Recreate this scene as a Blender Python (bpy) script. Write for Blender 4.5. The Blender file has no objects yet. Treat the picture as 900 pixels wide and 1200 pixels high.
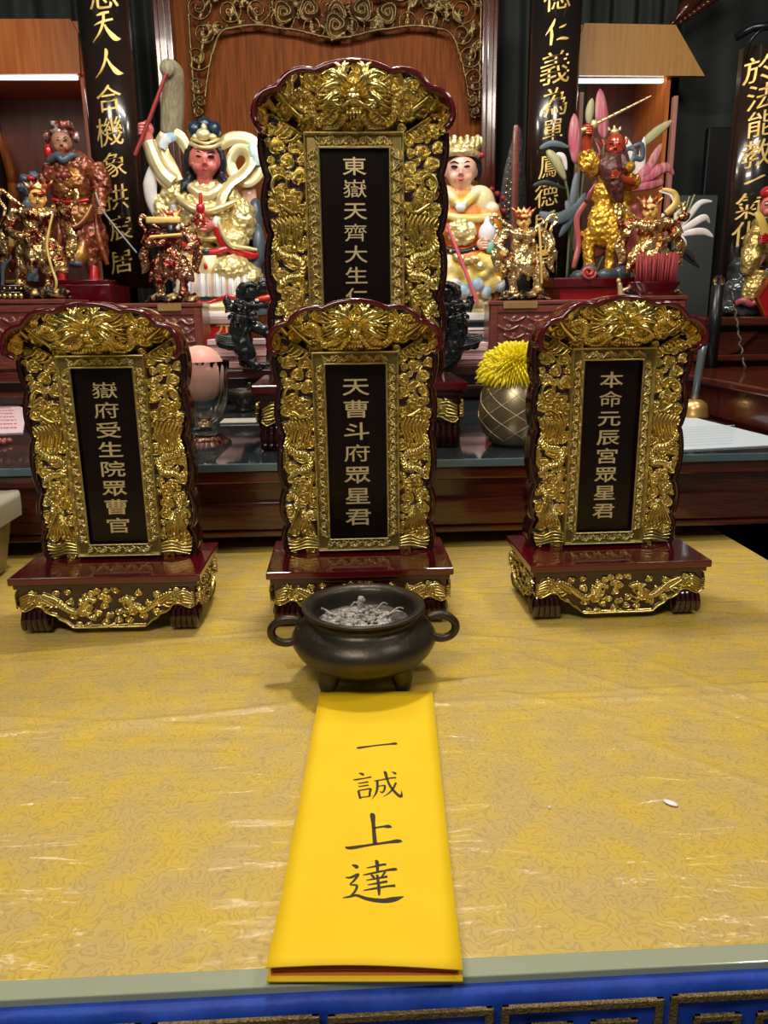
import bpy, bmesh, math, random
import numpy as np
from mathutils import Vector, Matrix, noise
random.seed(7)
rng = np.random.default_rng(7)
S = bpy.context.scene
COL = S.collection
PI = math.pi

# ---------------------------------------------------------------- camera
PITCH, YAW, ROLL, CAMZ = math.radians(14.6), math.radians(2.6), 0.0125, 0.42
fw = Vector((math.sin(YAW)*math.cos(PITCH), math.cos(YAW)*math.cos(PITCH), -math.sin(PITCH)))
rt = Vector((math.cos(YAW), -math.sin(YAW), 0)); up = rt.cross(fw)
rt, up = rt*math.cos(ROLL)-up*math.sin(ROLL), up*math.cos(ROLL)+rt*math.sin(ROLL)
cam = bpy.data.cameras.new('camera'); cam_o = bpy.data.objects.new('camera', cam); COL.objects.link(cam_o)
M3 = Matrix((rt, up, -fw)).transposed()
cam_o.matrix_world = Matrix.Translation((0, 0, CAMZ)) @ M3.to_4x4()
cam.sensor_fit = 'VERTICAL'; cam.sensor_height = 36.0; cam.lens = 36.0*901/1200; cam.clip_start = 0.01
S.camera = cam_o
def at(px, py, Y):
    """the point of the plane y = Y that stands behind a point of the photograph (900 x 1200)"""
    d = fw + rt*((px-450)/901.0) - up*((py-600)/901.0)
    return Vector((0, 0, CAMZ)) + d*(Y/d.y)
# ---------------------------------------------------------------- world, lights, exposure
W = bpy.data.worlds.new('world'); S.world = W; W.use_nodes = True
W.node_tree.nodes['Background'].inputs[0].default_value = (1.0, 0.93, 0.82, 1)
W.node_tree.nodes['Background'].inputs[1].default_value = 0.10
S.view_settings.view_transform = 'Standard'; S.view_settings.look = 'None'
S.view_settings.exposure = 0.0; S.view_settings.gamma = 1.0; S.view_settings.use_curve_mapping = False
def area(name, loc, aim, sx, sy, power, col=(1, 0.93, 0.82)):
    l = bpy.data.lights.new(name, 'AREA'); l.shape = 'RECTANGLE'; l.size = sx; l.size_y = sy; l.energy = power; l.color = col
    o = bpy.data.objects.new(name, l); COL.objects.link(o); o.location = loc
    o.rotation_euler = (Vector(aim)-Vector(loc)).to_track_quat('-Z', 'Y').to_euler()
    return o
area('ceiling_downlight_key', (0.05, 1.35, 1.95), (0.05, 0.9, 0), 0.16, 0.16, 17)
area('ceiling_panel_front', (-0.5, -0.5, 1.9), (0, 0.9, 0.1), 0.9, 0.3, 25)
area('ceiling_panel_right', (1.2, 0.3, 1.9), (0.2, 1.2, 0.2), 0.3, 0.3, 9)
area('altar_light', (0.0, 1.9, 1.9), (0, 2.8, 0.6), 1.0, 0.10, 20, (1, 0.95, 0.87))
area('altar_light_left', (-1.1, 1.7, 1.8), (-1.0, 2.8, 0.6), 0.3, 0.3, 8, (1, 0.9, 0.78))
area('altar_light_right', (1.1, 1.7, 1.8), (1.0, 2.8, 0.6), 0.3, 0.3, 8, (1, 0.9, 0.78))

# ---------------------------------------------------------------- materials
def mk(name):
    m = bpy.data.materials.new(name); m.use_nodes = True
    return m, m.node_tree.nodes, m.node_tree.links, m.node_tree.nodes['Principled BSDF']
def mat(name, col, rough=0.5, metal=0.0, col2=None, nscale=20, bump=0.0, bscale=None, coat=0.0, spec=None, stretch=None,
        ramp=(0.35, 0.65), bkind='noise', trans=0.0, ior=None, emit=None, detail=4, sss=0):
    m, N, L, B = mk(name)
    B.inputs['Base Color'].default_value = (*col, 1); B.inputs['Roughness'].default_value = rough; B.inputs['Metallic'].default_value = metal
    if coat: B.inputs['Coat Weight'].default_value = coat; B.inputs['Coat Roughness'].default_value = 0.06
    if spec is not None: B.inputs['Specular IOR Level'].default_value = spec
    if trans: B.inputs['Transmission Weight'].default_value = trans
    if ior: B.inputs['IOR'].default_value = ior
    if sss: B.inputs['Subsurface Weight'].default_value = sss; B.inputs['Subsurface Radius'].default_value = (.02, .01, .006)
    if emit: B.inputs['Emission Color'].default_value = (*emit[0], 1); B.inputs['Emission Strength'].default_value = emit[1]
    tc = N.new('ShaderNodeTexCoord'); mp = N.new('ShaderNodeMapping'); L.new(tc.outputs['Object'], mp.inputs[0])
    if stretch: mp.inputs['Scale'].default_value = stretch
    if col2 is not None:
        n = N.new('ShaderNodeTexNoise'); n.inputs['Scale'].default_value = nscale; n.inputs['Detail'].default_value = detail
        L.new(mp.outputs[0], n.inputs['Vector'])
        r = N.new('ShaderNodeValToRGB'); r.color_ramp.elements[0].position = ramp[0]; r.color_ramp.elements[1].position = ramp[1]
        r.color_ramp.elements[0].color = (*col, 1); r.color_ramp.elements[1].color = (*col2, 1)
        L.new(n.outputs[0], r.inputs[0]); L.new(r.outputs[0], B.inputs['Base Color'])
    if bump:
        if bkind == 'noise':
            n = N.new('ShaderNodeTexNoise'); n.inputs['Detail'].default_value = 3; out = n.outputs[0]
        else:
            n = N.new('ShaderNodeTexVoronoi'); n.feature = 'F1'; out = n.outputs['Distance']
        n.inputs['Scale'].default_value = bscale or nscale; L.new(mp.outputs[0], n.inputs['Vector'])
        b = N.new('ShaderNodeBump'); b.inputs['Strength'].default_value = bump; b.inputs['Distance'].default_value = 0.004
        L.new(out, b.inputs['Height']); L.new(b.outputs[0], B.inputs['Normal'])
    return m
GOLD = mat('gold_leaf', (0.66, 0.52, 0.15), 0.27, 0.95, (0.84, 0.69, 0.27), 60, 0.04, 300)
GOLDB = mat('gold_border', (0.62, 0.51, 0.21), 0.33, 0.9, (0.76, 0.64, 0.30), 80, 0.08, 400)
GOLDLOW = mat('antique_gold_ground', (0.30, 0.22, 0.07), 0.4, 0.85)
GOLDT = mat('gold_lettering', (0.78, 0.62, 0.34), 0.42, 0.55)
LACQ = mat('dark_red_lacquer', (0.085, 0.002, 0.006), 0.16, 0, None, coat=0.8)
LACQD = mat('brown_red_lacquer', (0.026, 0.003, 0.003), 0.18, 0, None, coat=0.7)
PANEL = mat('black_panel', (0.006, 0.0025, 0.0022), 0.22, 0, (0.010, 0.003, 0.0028), 12, spec=0.3)
PANELH = PANEL

# ---------------------------------------------------------------- object helpers
def link(name, me, parent=None, mats=()):
    o = bpy.data.objects.new(name, me); COL.objects.link(o)
    for m in mats: me.materials.append(m)
    if parent: o.parent = parent
    return o
def tagit(o, label, cat=None, group=None, kind=None):
    if label: o['label'] = label
    if cat: o['category'] = cat
    if group: o['group'] = group
    if kind: o['kind'] = kind
    return o
def thing(name, label, cat, loc=(0, 0, 0), rz=0, sc=1.0, group=None):
    o = bpy.data.objects.new(name, None); COL.objects.link(o); o.location = loc; o.rotation_euler = (0, 0, rz)
    o.scale = (sc, sc, sc); o.empty_display_size = 0.02
    return tagit(o, label, cat, group)
def smooth(me, ang=None):
    for p in me.polygons: p.use_smooth = True
    if ang is not None:
        me.update()
        try: me.set_sharp_from_angle(angle=math.radians(ang))
        except Exception: pass
def bobj(name, bm, m, parent=None, sm=False, ang=None):
    me = bpy.data.meshes.new(name); bm.normal_update(); bm.to_mesh(me); bm.free()
    if sm: smooth(me, ang)
    return link(name, me, parent, m if isinstance(m, (list, tuple)) else [m])
def struct(name, bm, m, label=None, sm=False, ang=None):
    o = bobj(name, bm, m, None, sm, ang); o['kind'] = 'structure'
    if label: o['label'] = label
    return o
def box(bm, x0, x1, y0, y1, z0, z1, bev=0.0, seg=2, mi=0):
    r = bmesh.ops.create_cube(bm, size=1.0)
    vs = r['verts']
    for v in vs:
        v.co = Vector((x0 + (v.co.x+.5)*(x1-x0), y0 + (v.co.y+.5)*(y1-y0), z0 + (v.co.z+.5)*(z1-z0)))
    fs = {f for v in vs for f in v.link_faces}
    for f in fs: f.material_index = mi
    if bev:
        es = list({e for v in vs for e in v.link_edges})
        bmesh.ops.bevel(bm, geom=es, offset=bev, segments=seg, affect='EDGES', profile=0.5, material=-1)
    return bm
def bx(*a, **k): return box(bmesh.new(), *a, **k)
def lathe(bm, prof, n=48, mi=0, c=(0, 0, 0), rad=None, close=False):
    """prof: list of (r, z); rad(theta, r, z) may change the radius"""
    rings = []
    for (r, z) in prof:
        ring = []
        for i in range(n):
            t = 2*PI*i/n; rr = rad(t, r, z) if rad else r
            ring.append(bm.verts.new((c[0]+rr*math.cos(t), c[1]+rr*math.sin(t), c[2]+z)))
        rings.append(ring)
    for a, b in zip(rings, rings[1:]):
        for i in range(n):
            f = bm.faces.new((a[i], a[(i+1) % n], b[(i+1) % n], b[i])); f.material_index = mi; f.smooth = True
    if prof[0][0] > 1e-6 and not close:
        bm.faces.new(list(reversed(rings[0]))).material_index = mi
    if prof[-1][0] > 1e-6 and not close:
        bm.faces.new(rings[-1]).material_index = mi
    if close:
        a, b = rings[-1], rings[0]
        for i in range(n):
            f = bm.faces.new((a[i], a[(i+1) % n], b[(i+1) % n], b[i])); f.material_index = mi; f.smooth = True
    return bm
def tube(bm, pts, rads, n=8, mi=0, flat=1.0, upv=None):
    """tapered tube along pts; flat squashes it along its second axis"""
    pts = [Vector(p) for p in pts]
    if not isinstance(rads, (list, tuple)): rads = [rads]*len(pts)
    rings = []; pn = None
    for i, p in enumerate(pts):
        t = (pts[min(i+1, len(pts)-1)]-pts[max(i-1, 0)])
        if t.length < 1e-9: t = Vector((0, 0, 1))
        t.normalize()
        if pn is None:
            a = Vector(upv) if upv else (Vector((0, 1, 0)) if abs(t.y) < 0.9 else Vector((1, 0, 0)))
            pn = (a - t*a.dot(t)).normalized()
        else:
            q = pn - t*pn.dot(t); pn = q.normalized() if q.length > 1e-6 else pn
        b = t.cross(pn)
        rings.append([bm.verts.new(p + (pn*math.cos(2*PI*k/n)*flat + b*math.sin(2*PI*k/n))*rads[i]) for k in range(n)])
    for a, b in zip(rings, rings[1:]):
        for k in range(n):
            f = bm.faces.new((a[k], a[(k+1) % n], b[(k+1) % n], b[k])); f.material_index = mi; f.smooth = True
    for rg in (list(reversed(rings[0])), rings[-1]):
        f = bm.faces.new(rg); f.material_index = mi
    return bm
def ell(bm, c, r, u=16, v=10, mi=0, rot=None):
    q = bmesh.ops.create_uvsphere(bm, u_segments=u, v_segments=v, radius=1.0)
    r = (r, r, r) if isinstance(r, (int, float)) else r
    R = rot if rot is not None else Matrix.Identity(3)
    for x in q['verts']:
        x.co = Vector(c) + R @ Vector((x.co.x*r[0], x.co.y*r[1], x.co.z*r[2]))
        for f in x.link_faces: f.material_index = mi; f.smooth = True
    return bm
def prism(bm, pts, y0, y1, mi=0):
    """closed outline pts in the xz plane, pushed from y0 to y1"""
    a = [bm.verts.new((p[0], y0, p[1])) for p in pts]; b = [bm.verts.new((p[0], y1, p[1])) for p in pts]
    n = len(pts); fs = []
    fs.append(bm.faces.new(a)); fs.append(bm.faces.new(list(reversed(b))))
    for i in range(n): fs.append(bm.faces.new((a[(i+1) % n], a[i], b[i], b[(i+1) % n])))
    for f in fs: f.material_index = mi
    bmesh.ops.recalc_face_normals(bm, faces=fs)
    return bm
def spline(pts, n=8):
    """Catmull-Rom through pts"""
    P = [Vector(p) for p in pts]
    if len(P) < 3: return [P[0].lerp(P[-1], i/n) for i in range(n+1)]
    out = []
    for i in range(len(P)-1):
        p0 = P[max(i-1, 0)]; p1 = P[i]; p2 = P[i+1]; p3 = P[min(i+2, len(P)-1)]
        for k in range(n):
            t = k/n
            out.append(0.5*((2*p1)+(p2-p0)*t+(2*p0-5*p1+4*p2-p3)*t*t+(3*p1-p0-3*p2+p3)*t**3))
    out.append(P[-1]); return out
def lerp_r(r0, r1, n, belly=0.0):
    return [max(1e-4, r0+(r1-r0)*i/(n-1) + belly*math.sin(PI*i/(n-1))) for i in range(n)]
def copy_tree(o, parent=None):
    c = o.copy(); COL.objects.link(c); c.parent = parent
    for ch in list(o.children): copy_tree(ch, c)
    return c
DG = bpy.context.evaluated_depsgraph_get
def remesh(name, bm, m, parent, vox=0.004, sm=6, disp=None):
    """union of overlapping shapes grown into one continuous skin"""
    me = bpy.data.meshes.new('tmp'); bm.normal_update(); bm.to_mesh(me); bm.free()
    o = bpy.data.objects.new('tmp', me); COL.objects.link(o)
    r = o.modifiers.new('r', 'REMESH'); r.mode = 'VOXEL'; r.voxel_size = vox; r.use_smooth_shade = True
    s = o.modifiers.new('s', 'SMOOTH'); s.iterations = sm; s.factor = 0.5
    bpy.context.view_layer.update()
    nm = bpy.data.meshes.new_from_object(o.evaluated_get(DG()))
    bpy.data.objects.remove(o); bpy.data.meshes.remove(me)
    nm.name = name
    if disp:
        n = len(nm.vertices); co = np.empty(n*3); no = np.empty(n*3)
        nm.vertices.foreach_get('co', co); nm.vertices.foreach_get('normal', no); co = co.reshape(-1, 3); no = no.reshape(-1, 3)
        d = np.array([disp(Vector(c)) for c in co]); co = co + no*d[:, None]
        nm.vertices.foreach_set('co', co.ravel()); nm.update()
    smooth(nm)
    nm.materials.clear()
    return link(name, nm, parent, m if isinstance(m, (list, tuple)) else [m])
_glyph = {}
def glyph(ch, ext=0.04, off=0.0):
    """a written character as raised mesh, 1 unit high, centred on its own middle"""
    if (ch, ext, off) in _glyph: return _glyph[(ch, ext, off)]
    c = bpy.data.curves.new('t', 'FONT'); c.body = ch; c.extrude = ext; c.offset = off; c.resolution_u = 3
    o = bpy.data.objects.new('t', c); COL.objects.link(o); bpy.context.view_layer.update()
    me = bpy.data.meshes.new_from_object(o.evaluated_get(DG())); bpy.data.objects.remove(o)
    n = len(me.vertices); co = np.empty(n*3); me.vertices.foreach_get('co', co); co = co.reshape(-1, 3)
    co[:, 0] -= 0.5; co[:, 1] -= 0.38
    co2 = co.copy(); co2[:, 1] = -co[:, 2]; co2[:, 2] = co[:, 1]           # stand it up: facing -y
    me.vertices.foreach_set('co', co2.ravel()); me.update(); me.name = 'character'
    _glyph[(ch, ext, off)] = me
    return me
def put_glyph(ch, m, parent, loc, sx, sz, ext=0.04, off=0.012, rot=(0, 0, 0), name='character', shear=0):
    me = glyph(ch, ext, off).copy(); me.materials.clear()
    if shear:
        for v in me.vertices: v.co.z += v.co.x*shear
    o = link(name, me, parent, [m]); o.location = loc; o.scale = (sx, sx, sz); o.rotation_euler = rot
    return o
def brush(bm, strokes, y0, y1, w=1.0, mi=0):
    """brush strokes: each a list of (x, z, width) swept as one tapering ribbon, pushed from y0 to y1"""
    for st in strokes:
        P = spline([(p[0], p[2]*w, p[1]) for p in st], 7) if len(st) > 2 else [Vector((p[0], p[2]*w, p[1])) for p in st]
        pts = [(p.x, p.z) for p in P]; ws = [max(0.002, p.y) for p in P]
        L, R = [], []
        for i, p in enumerate(pts):
            a = pts[max(i-1, 0)]; b = pts[min(i+1, len(pts)-1)]
            dx, dz = b[0]-a[0], b[1]-a[1]; l = math.hypot(dx, dz) or 1
            nx, nz = -dz/l*ws[i]/2, dx/l*ws[i]/2
            L.append((p[0]+nx, p[1]+nz)); R.append((p[0]-nx, p[1]-nz))
        fa = []
        for yy in (y0, y1):
            fa.append(([bm.verts.new((q[0], yy, q[1])) for q in L], [bm.verts.new((q[0], yy, q[1])) for q in R]))
        (l0, r0), (l1, r1) = fa
        for i in range(len(pts)-1):
            for q in ((l0[i], l0[i+1], r0[i+1], r0[i]), (l1[i+1], l1[i], r1[i], r1[i+1]), (l0[i+1], l0[i], l1[i], l1[i+1]), (r0[i], r0[i+1], r1[i+1], r1[i])):
                f = bm.faces.new(q); f.material_index = mi
        bm.faces.new((l0[0], r0[0], r1[0], l1[0])).material_index = mi; bm.faces.new((r0[-1], l0[-1], l1[-1], r1[-1])).material_index = mi
    return bm

# ---------------------------------------------------------------- carved relief as a height field
class Relief:
    def __init__(s, x0, x1, z0, z1, res):
        s.xs = np.arange(x0, x1+res/2, res); s.zs = np.arange(z0, z1+res/2, res)
        s.X, s.Z = np.meshgrid(s.xs, s.zs); s.H = np.zeros_like(s.X); s.res = res
    def win(s, x0, x1, z0, z1):
        i0, i1 = np.searchsorted(s.zs, [z0, z1]); j0, j1 = np.searchsorted(s.xs, [x0, x1])
        return slice(max(i0, 0), i1), slice(max(j0, 0), j1)
    def put(s, w, h, inside, halo=None):
        A = s.H[w]
        if halo is not None: A[halo] = np.minimum(A[halo], 0.12*h.max() if h.size else 0)
        A[inside] = np.maximum(A[inside], h[inside])
    def cloud(s, cx, cz, R, h, turn=1, ph=0.0, sq=1.0, clear=True):
        w = s.win(cx-R*1.3, cx+R*1.3, cz-R*1.3, cz+R*1.3)
        dx = s.X[w]-cx; dz = (s.Z[w]-cz)/sq; d = np.hypot(dx, dz); th = np.arctan2(dz, dx)
        Rw = R*(1+0.10*np.cos(3*th+ph))
        q = np.clip(d/Rw, 0, 1)
        g = 0.5+0.5*np.cos(2*PI*(q*1.6 - turn*(th+ph)/(2*PI)))
        hh = h*(0.50+0.50*np.sqrt(np.clip(1-q*q, 0, 1)))*(0.28+0.72*g**0.9)
        s.put(w, hh, q < 1, (d < Rw+0.9*s.res) if clear else None)
    def strand(s, pts, r0, r1, h, belly=0.0, scales=0.0, clear=True, base=0.0):
        P = spline([(p[0], 0, p[1]) for p in pts], 7); P = np.array([(p.x, p.z) for p in P])
        rm = max(r0, r1)+belly+0.002
        w = s.win(P[:, 0].min()-rm, P[:, 0].max()+rm, P[:, 1].min()-rm, P[:, 1].max()+rm)
        X, Z = s.X[w], s.Z[w]
        if X.size == 0: return
        best = np.full(X.shape, 1e9); T = np.zeros(X.shape); SL = np.zeros(X.shape); n = len(P)-1; acc = 0; Q = np.zeros(X.shape)
        for i in range(n):
            a, b = P[i], P[i+1]; ab = b-a; l2 = ab@ab+1e-12
            t = np.clip(((X-a[0])*ab[0]+(Z-a[1])*ab[1])/l2, 0, 1)
            d = np.hypot(X-a[0]-t*ab[0], Z-a[1]-t*ab[1]); m = d < best
            best[m] = d[m]; T[m] = ((i+t)/n)[m]; SL[m] = (acc+t*math.sqrt(l2))[m]; acc += math.sqrt(l2)
        r = r0+(r1-r0)*T+belly*np.sin(PI*T)
        q = best/np.maximum(r, 1e-5)
        hh = h*(0.25+0.75*np.sqrt(np.clip(1-q*q, 0, 1)))*(0.75+0.25*r/max(rm, 1e-5))+base
        if scales:
            k = SL/(scales); lat = q*1.6
            hh = hh*(0.80+0.20*np.abs(np.sin(PI*(k+lat*0.5)))*(0.6+0.4*np.abs(np.cos(PI*lat))))
        s.put(w, hh, q < 1, (best < r+0.8*s.res) if clear else None)
    def fill(s, inside, rmin, rmax, h, tries=4000, seed=1, gap=0.72):
        rg = np.random.default_rng(seed); L = []
        for k in range(tries):
            R = rmax-(rmax-rmin)*min(1, k/tries*1.4)
            x = rg.uniform(s.xs[0], s.xs[-1]); z = rg.uniform(s.zs[0], s.zs[-1])
            if not inside(x, z, R*0.55): continue
            if all((x-a)**2+(z-b)**2 > ((R+c)*gap)**2 for a, b, c in L):
                L.append((x, z, R)); 
        rg.shuffle(L)
        for x, z, R in L:
            s.cloud(x, z, R, h*rg.uniform(0.7, 1.0), rg.choice([-1, 1]), rg.uniform(0, 6.28), rg.uniform(0.8, 1.0))
        return L
    def mesh(s, name, mask, place, thr, flip=False):
        """place(X, Z, H) -> x, y, z arrays; faces below thr take the second material"""
        x, y, z = place(s.X, s.Z, s.H)
        nz, nx = s.X.shape; idx = np.arange(nz*nx).reshape(nz, nx)
        M = mask(s.X, s.Z)
        fm = M[:-1, :-1] & M[1:, :-1] & M[:-1, 1:] & M[1:, 1:]
        q = np.stack([idx[:-1, :-1], idx[:-1, 1:], idx[1:, 1:], idx[1:, :-1]], -1)[fm]
        if flip: q = q[:, ::-1]
        hf = (s.H[:-1, :-1]+s.H[1:, 1:]+s.H[1:, :-1]+s.H[:-1, 1:])[fm]/4
        used = np.unique(q); rem = np.full(nz*nx, -1); rem[used] = np.arange(len(used)); q = rem[q]
        co = np.stack([x, y, z], -1).reshape(-1, 3)[used]
        me = bpy.data.meshes.new(name)
        me.vertices.add(len(co)); me.vertices.foreach_set('co', co.ravel())
        me.loops.add(q.size); me.loops.foreach_set('vertex_index', q.ravel().astype(np.int32))
        me.polygons.add(len(q)); me.polygons.foreach_set('loop_start', np.arange(0, q.size, 4, dtype=np.int32))
        me.polygons.foreach_set('loop_total', np.full(len(q), 4, dtype=np.int32))
        me.polygons.foreach_set('material_index', (hf < thr).astype(np.int32))
        me.update(calc_edges=True); me.validate(); smooth(me)
        return me
def inpoly(X, Z, poly):
    X = np.asarray(X); Z = np.asarray(Z); c = np.zeros(X.shape, bool); n = len(poly)
    for i in range(n):
        x0, z0 = poly[i]; x1, z1 = poly[(i+1) % n]
        if z0 == z1: continue
        k = ((z0 > Z) != (z1 > Z)) & (X < (x1-x0)*(Z-z0)/(z1-z0)+x0); c ^= k
    return c
def scallop(pts, n=9):
    """outline of arcs: pts (x, z, bulge) - each arc to the next point bows out by its bulge"""
    out = []
    for i in range(len(pts)-1):
        a = pts[i]; b = pts[i+1]; dx, dz = b[0]-a[0], b[1]-a[1]; l = math.hypot(dx, dz)
        nx, nz = dz/l, -dx/l
        for k in range(n):
            t = k/n; s_ = math.sin(PI*t)**0.8*a[2]
            out.append((a[0]+dx*t+nx*s_, a[1]+dz*t+nz*s_))
    out.append((pts[-1][0], pts[-1][1])); return out
def band(bm, pts, th, yf, yb, mi=0, closed=False):
    """a strip of width th following pts (xz), from yf (front, may be a function) to yb, with rounded front edge"""
    n = len(pts); rows = []
    for i, p in enumerate(pts):
        a = pts[max(i-1, 0)]; b = pts[min(i+1, n-1)]
        dx, dz = b[0]-a[0], b[1]-a[1]; l = math.hypot(dx, dz) or 1; nx, nz = -dz/l, dx/l
        y0 = yf(p) if callable(yf) else yf
        y1 = yb(p) if callable(yb) else yb
        pr = [(0, y1), (0, y0+th*.5), (th*.15, y0+th*.15), (th*.5, y0), (th*.85, y0+th*.15), (th, y0+th*.5), (th, y1)]
        rows.append([bm.verts.new((p[0]+nx*w, y, p[1]+nz*w)) for w, y in pr])
    fs = []
    for a, b in zip(rows, rows[1:]):
        for k in range(7):
            fs.append(bm.faces.new((a[k], b[k], b[(k+1) % 7], a[(k+1) % 7])))
    fs.append(bm.faces.new(rows[0])); fs.append(bm.faces.new(list(reversed(rows[-1]))))
    for f in fs: f.material_index = mi; f.smooth = True
    bmesh.ops.recalc_face_normals(bm, faces=fs)
    return bm

# ================================================================ room and tables
WALLD = mat('dark_grey_green_wall', (0.012, 0.016, 0.014), 0.55, 0, (0.022, 0.027, 0.024), 3, stretch=(1, 1, .1))
FLOORM = mat('dark_floor', (0.03, 0.028, 0.025), 0.3)
CEIL = mat('dark_ceiling', (0.05, 0.048, 0.045), 0.8)
WOOD = mat('polished_rosewood', (0.042, 0.008, 0.004), 0.2, 0, (0.115, 0.025, 0.010), 14, stretch=(1.2, 14, 22), coat=0.5, ramp=(.3, .72), detail=6)
WOODP = mat('orange_panel_wood', (0.12, 0.030, 0.004), 0.5, 0, (0.23, 0.060, 0.009), 10, stretch=(9, 9, .6), coat=0.0, spec=.08, detail=6)
struct('floor', bx(-2.6, 2.6, -1.2, 4.1, -0.80, -0.75), FLOORM)
struct('wall_back', bx(-2.6, 2.6, 4.0, 4.1, -0.75, 2.3), WALLD)
struct('wall_left', bx(-2.7, -2.6, -1.2, 4.1, -0.75, 2.3), WALLD)
struct('wall_right', bx(2.6, 2.7, -1.2, 4.1, -0.75, 2.3), WALLD)
struct('ceiling', bx(-2.6, 2.6, -1.2, 4.1, 2.3, 2.35), CEIL)

def cloth_material():
    m, N, L, B = mk('gold_brocade_under_film')
    tc = N.new('ShaderNodeTexCoord')
    wp = N.new('ShaderNodeTexNoise'); wp.inputs['Scale'].default_value = 60; wp.inputs['Detail'].default_value = 2; L.new(tc.outputs['Object'], wp.inputs['Vector'])
    wa = N.new('ShaderNodeVectorMath'); wa.operation = 'SCALE'; wa.inputs[3].default_value = 0.036; L.new(wp.outputs['Color'], wa.inputs[0])
    wb = N.new('ShaderNodeVectorMath'); wb.operation = 'ADD'; L.new(tc.outputs['Object'], wb.inputs[0]); L.new(wa.outputs[0], wb.inputs[1])
    vo = N.new('ShaderNodeTexVoronoi'); vo.inputs['Scale'].default_value = 52; vo.feature = 'F1'; vo.voronoi_dimensions = '2D'; L.new(wb.outputs[0], vo.inputs['Vector'])
    # rings around scattered centres, broken up by noise, read as woven cloud scrolls
    w = N.new('ShaderNodeMath'); w.operation = 'MULTIPLY'; w.inputs[1].default_value = 22; L.new(vo.outputs['Distance'], w.inputs[0])
    sn = N.new('ShaderNodeMath'); sn.operation = 'SINE'; L.new(w.outputs[0], sn.inputs[0])
    r = N.new('ShaderNodeValToRGB'); r.color_ramp.elements[0].position = 0.74; r.color_ramp.elements[1].position = 0.99
    r.color_ramp.elements[0].color = (0.66, 0.465, 0.12, 1); r.color_ramp.elements[1].color = (0.53, 0.365, 0.11, 1)
    mr = N.new('ShaderNodeMapRange'); mr.inputs[1].default_value = -1; L.new(sn.outputs[0], mr.inputs[0]); L.new(mr.outputs[0], r.inputs[0])
    big = N.new('ShaderNodeTexNoise'); big.inputs['Scale'].default_value = 24; big.inputs['Detail'].default_value = 4; L.new(tc.outputs['Object'], big.inputs['Vector'])
    rb = N.new('ShaderNodeValToRGB'); rb.color_ramp.elements[0].position = 0.40; rb.color_ramp.elements[1].position = 0.66
    rb.color_ramp.elements[0].color = (0.92, 0.94, 1.02, 1); rb.color_ramp.elements[1].color = (1.06, 1.02, 0.46, 1)
    L.new(big.outputs[0], rb.inputs[0])
    mx = N.new('ShaderNodeMix'); mx.data_type = 'RGBA'; mx.blend_type = 'MULTIPLY'; mx.inputs[0].default_value = 1
    L.new(r.outputs[0], mx.inputs[6]); L.new(rb.outputs[0], mx.inputs[7]); L.new(mx.outputs[2], B.inputs['Base Color'])
    B.inputs['Roughness'].default_value = 0.55; B.inputs['Coat Weight'].default_value = 0.75
    B.inputs['Coat Roughness'].default_value = 0.16
    # bump: woven relief below, creased film above
    b1 = N.new('ShaderNodeBump'); b1.inputs['Strength'].default_value = 0.10; b1.inputs['Distance'].default_value = 0.001; L.new(sn.outputs[0], b1.inputs['Height'])
    L.new(b1.outputs[0], B.inputs['Normal'])
    mp = N.new('ShaderNodeMapping'); mp.inputs['Scale'].default_value = (2.2, 9, 1); mp.inputs['Rotation'].default_value = (0, 0, 0.35); L.new(tc.outputs['Object'], mp.inputs[0])
    cr = N.new('ShaderNodeTexNoise'); cr.inputs['Scale'].default_value = 3; cr.inputs['Detail'].default_value = 3; cr.inputs['Distortion'].default_value = 1.2
    L.new(mp.outputs[0], cr.inputs['Vector'])
    cr2 = N.new('ShaderNodeTexNoise'); cr2.inputs['Scale'].default_value = 55; cr2.inputs['Detail'].default_value = 2; L.new(tc.outputs['Object'], cr2.inputs['Vector'])
    ad = N.new('ShaderNodeMath'); ad.operation = 'MULTIPLY_ADD'; ad.inputs[1].default_value = 0.10; L.new(cr2.outputs[0], ad.inputs[0]); L.new(cr.outputs[0], ad.inputs[2])
    b2 = N.new('ShaderNodeBump'); b2.inputs['Strength'].default_value = 0.8; b2.inputs['Distance'].default_value = 0.006; L.new(ad.outputs[0], b2.inputs['Height'])
    L.new(b2.outputs[0], B.inputs['Coat Normal'])
    return m
CLOTH = cloth_material()
BLUE = mat('royal_blue_satin', (0.005, 0.042, 0.36), 0.6, 0, (0.008, 0.065, 0.48), 40, stretch=(1, 1, .3), bump=0.4, bscale=60)
BRAID = mat('tarnished_gold_braid', (0.17, 0.115, 0.045), 0.45, 0.5, (0.30, 0.21, 0.09), 400, bump=0.6, bscale=500)
GLASSEDGE = mat('greenish_glass_edge', (0.37, 0.41, 0.29), 0.15, 0, None, coat=0.5)
TABW = mat('table_wood', (0.03, 0.008, 0.004), 0.4)

XR = 0.72
tab = thing('offering_table', 'long front table under a gold brocade cloth and clear film, with greenish glass edge', 'table', (0, 0.41, -0.75))
def tabpart(name, bm, m, sm=False):
    o = bobj(name, bm, m, tab, sm); o.matrix_parent_inverse = Matrix.Translation((0, -0.41, 0.75)); return o
tabpart('table_body', bx(-XR, XR, 0.416, 1.78, -0.16, -0.010), TABW)
for x in (-XR+.06, XR-.06):
    for y in (0.46, 1.72): tabpart('leg', bx(x-.035, x+.035, y-.035, y+.035, -0.75, -0.16), TABW)
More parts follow.
